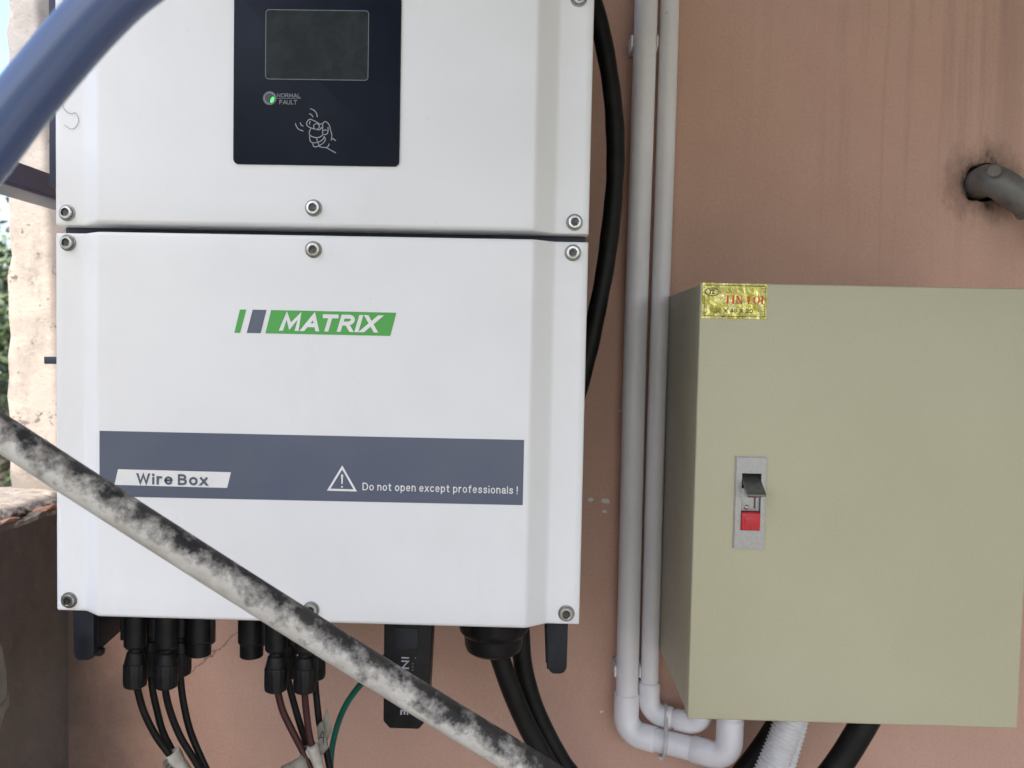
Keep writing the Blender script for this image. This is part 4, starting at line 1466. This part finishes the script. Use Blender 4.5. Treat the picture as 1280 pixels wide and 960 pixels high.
# one level down would be a fourth level, so the print is a sister of the sticker
ribbon('sticker_border', [[(sx0 + 0.0022, sz0 + 0.0022), (sx1 - 0.0018, sz0 + 0.0022), (sx1 - 0.0018, sz1 - 0.0022), (sx0 + 0.0022, sz1 - 0.0022)]], 0.00035, YS, M_INK, door, smooth=False, closed=True)
ocx, ocz = 0.1613, 1.4030
ov = [(ocx + 0.0062 * math.cos(a * math.pi / 20), ocz + 0.0034 * math.sin(a * math.pi / 20)) for a in range(40)]
ribbon('oval_mark', [ov], 0.0006, YS, M_INK, door, smooth=False, closed=True)
lettering('oval_lettering', 'TL', ocx - 0.0028, ocx + 0.0032, ocz - 0.0020, ocz + 0.0021, YS, M_INK, door, shear=0.3, weight=0.2)
lettering('size_lettering', '30 X 40 X 20', 0.1642, 0.1983, 1.3846, 1.3883, YS, M_INK, door, weight=0.15, gap=0.26, space=0.35)


def serif(ch, x0, x1, z0, z1):
    """roman capitals from quads: thick stems, thin serifs"""
    w_, h_ = x1 - x0, z1 - z0
    def q(a, b, c, d):
        return [(x0 + a * w_, z0 + b * h_), (x0 + c * w_, z0 + b * h_), (x0 + c * w_, z0 + d * h_), (x0 + a * w_, z0 + d * h_)]
    if ch == 'T':
        return [q(.36, .05, .64, .93), q(.22, 0, .78, .05), q(0, .93, 1, 1), q(0, .74, .07, .93), q(.93, .74, 1, .93)]
    if ch == 'I':
        return [q(.25, .05, .75, .95), q(0, 0, 1, .05), q(0, .95, 1, 1)]
    if ch == 'N':
        P_ = [(x0 + a * w_, z0 + b * h_) for a, b in ((.14, .95), (.36, .95), (.9, .0), (.78, .0), (.16, .82))]
        return [q(.12, .05, .2, .95), q(0, 0, .34, .05), q(0, .95, .36, 1), q(.8, 0.0, .9, .95), q(.68, .95, 1, 1), P_]
    if ch == 'L':
        return [q(.14, .05, .42, .95), q(0, 0, 1, .05), q(0, .95, .56, 1), q(.9, .05, 1, .3)]
    out = []
    n_ = 20
    for k in range(n_):                          # O: stressed ring
        a, b_ = 2 * math.pi * k / n_, 2 * math.pi * (k + 1) / n_
        pt = []
        for an, rx_, rz_ in ((a, .5, .5), (b_, .5, .5), (b_, .26, .45), (a, .26, .45)):
            pt.append((x0 + w_ * (.5 + rx_ * math.cos(an)), z0 + h_ * (.5 + rz_ * math.sin(an))))
        out.append(pt)
    return out


px_, pz0_, pz1_ = 0.1728, 1.3928, 1.4000
polys = []
for ch, wd_ in (('T', .0055), ('I', .0030), ('N', .0062), (' ', .0026), ('L', .0048), ('O', .0060), ('I', .0030)):
    if ch != ' ':
        polys += serif(ch, px_, px_ + wd_, pz0_, pz1_)
    px_ += wd_ + 0.0007
sheet('name_lettering', polys, YS, M_REDINK, door)

# cables and corrugated hoses leaving the cabinet's underside
def corr(name, label, pts, r, pitch):
    pth = spline(pts, pitch / 6)
    return tag(tube(name, pth, r, M_CORR, None, 24, radf=lambda i, L: r * (1 + 0.07 * math.cos(2 * math.pi * L / pitch)), deg=180), label, 'conduit', 'corrugated hoses under the cabinet')


corr('corrugated_hose', 'thicker white corrugated hose leaving the underside of the cabinet', [(0.2830, -0.100, 1.0100), (0.2795, -0.101, 0.9870), (0.2735, -0.105, 0.9675), (0.2640, -0.110, 0.9442), (0.2530, -0.115, 0.9211), (0.2410, -0.120, 0.8950), (0.222, -0.12, 0.84)], 0.0150, 0.0040)
corr('corrugated_hose', 'thinner white corrugated hose beside the thicker one under the cabinet', [(0.3010, -0.072, 1.0100), (0.2975, -0.074, 0.9790), (0.2925, -0.075, 0.9520), (0.2850, -0.080, 0.9306), (0.2770, -0.085, 0.9068), (0.2690, -0.09, 0.885), (0.252, -0.09, 0.82)], 0.0095, 0.0044)
tag(tube('supply_cable', spline([(0.392, -0.080, 1.0105), (0.3759, -0.080, 0.9900), (0.3590, -0.080, 0.9561), (0.3386, -0.080, 0.9192), (0.3169, -0.080, 0.8881), (0.27, -0.08, 0.83)], 0.006), 0.0140, M_RUBBER, None, 20), 'thick black cable leaving the cabinet underside apart from the white corrugated hoses', 'cable')
tag(tube('supply_cable', spline([(0.315, -0.034, 1.0105), (0.2960, -0.036, 0.9622), (0.2763, -0.036, 0.9257), (0.2595, -0.036, 0.8988), (0.2383, -0.036, 0.8689), (0.20, -0.036, 0.81)], 0.006), 0.0115, M_RUBBER, None, 20), 'black cable passing behind the white corrugated hoses', 'cable')

# grey elbow pipe coming out of the wall
gp = thing('drain_pipe', 'dirty grey plastic elbow pipe poking out of the stained hole in the wall', 'pipe')
a0 = Vector((HX, 0.028, HZ))
c0 = Vector((0.4945, -0.031, 1.5435))
dr_ = Vector((0.76, -0.10, -0.56)).normalized()
e0 = c0 + dr_ * 0.050
pth = bend([a0, c0, e0], [0.017], 14)
tube('elbow', pth, 0.0170, M_GPVC, gp, 32, deg=50)
lathe('gate_mark', [(0.0066, 0.0), (0.0064, 0.0006), (0.0, 0.0008)], (0.4945 - 0.0058, -0.0461, 1.5474), (-0.36, -0.90, 0.22), M_GMARK, gp, 24, 50)
tube('socket_rim', [c0 + dr_ * 0.046, c0 + dr_ * 0.048, c0 + dr_ * 0.051, c0 + dr_ * 0.053], 0.0205, M_GPVC, gp, 32, radf=lambda i, L: 0.0178 if i in (0, 3) else 0.0187)
tube('pipe', [c0 + dr_ * 0.07, c0 + dr_ * 0.40], 0.0155, M_GPVC, gp, 32)

# ------------------------------------------------------------------ things at the parapet side
# square steel bar out of the wall
bar = thing('steel_bar', 'dark steel channel bar sticking out of the wall beside the inverter', 'bar')
box('web', -0.5420, -0.4995, -0.62, 0.0, 1.4968, 1.5188, M_BAR, bar, 0.001)
box('bottom_flange', -0.5410, -0.5003, -0.615, 0.0, 1.4935, 1.4967, M_BAR, bar, 0.0006)
br = prism('bracket_tongue', [(-0.4985, -0.112), (-0.4835, -0.070), (-0.36, -0.070), (-0.36, -0.112)], 'z', 1.3228, 1.3302, M_NAVY, inv, 0.0006)
# pale capped pipe
vp = thing('vent_pipe', 'pale grey green plastic pipe with a bulging cap beside the parapet', 'pipe')
lathe('cap', [(0.0, 1.128), (0.012, 1.1265), (0.025, 1.1195), (0.036, 1.106), (0.0425, 1.088), (0.0455, 1.068), (0.0460, 1.052), (0.0456, 1.0485), (0.0475, 1.0470), (0.0475, 1.0410), (0.0455, 1.0390), (0.0440, 1.034), (0.0395, 1.015), (0.034, 1.0), (0.03, 0.99)], (-0.4745, -0.30, 0), (0, 0, 1), M_PALE, vp, 40, 50)
lathe('pipe', [(0.0, 0.0), (0.029, 0.0), (0.029, 0.992), (0.0, 0.992)], (-0.4745, -0.30, 0), (0, 0, 1), M_PALE, vp, 32, 40)

# stray hair stuck to the upper cover
tag(tube('hair_strand', spline([(-0.3889, -0.2756, 1.5451), (-0.3857, -0.2756, 1.5367), (-0.3804, -0.2756, 1.5329), (-0.3764, -0.2756, 1.5337), (-0.3738, -0.2756, 1.5279), (-0.3764, -0.2756, 1.5220), (-0.3804, -0.2756, 1.5207), (-0.3857, -0.2756, 1.5238)], 0.001), 0.00016, M_PEN, None, 6), 'single dark hair stuck to the white upper cover', 'hair')

# ------------------------------------------------------------------ in front of it all
pa, pb = Vector((-0.3235, -0.460, 1.2916)), Vector((-0.0043, -0.420, 1.0798))
pd = (pb - pa)
lo_t = (pa.z - 0.02) / -pd.z
pth = []
for k in range(90):
    q = -1.6 + (lo_t + 1.6) * k / 89
    pth.append(pa + pd * q + Vector((0, 0, 0.0012 * math.sin(q * 4) - 0.0035 * max(0.0, 1 - (2 * q - 1) ** 2))))
tag(tube('leaning_pole', pth, 0.0107, M_POLE, None, 32), 'mouldy black and white pole leaning diagonally across in front of the inverter', 'pole')

hp = [(-0.330, -0.64, 1.22), (-0.285, -0.63, 1.335), (-0.2416, -0.620, 1.4075), (-0.2263, -0.620, 1.4274), (-0.2138, -0.620, 1.4438), (-0.2010, -0.620, 1.4592), (-0.1867, -0.620, 1.4756), (-0.1711, -0.620, 1.4912), (-0.1530, -0.620, 1.5046), (-0.11, -0.62, 1.535), (-0.03, -0.60, 1.57), (0.08, -0.56, 1.59)]
tag(tube('hose', spline(hp, 0.005), 0.0116, M_HOSE, None, 48, section=lambda a: 1 + 0.05 * math.exp(-((a - 4.45) / 0.07) ** 2) + 0.03 * math.exp(-((a - 5.4) / 0.1) ** 2), deg=60), 'thick blue grey hose arching across in front of the inverter upper cover', 'hose')
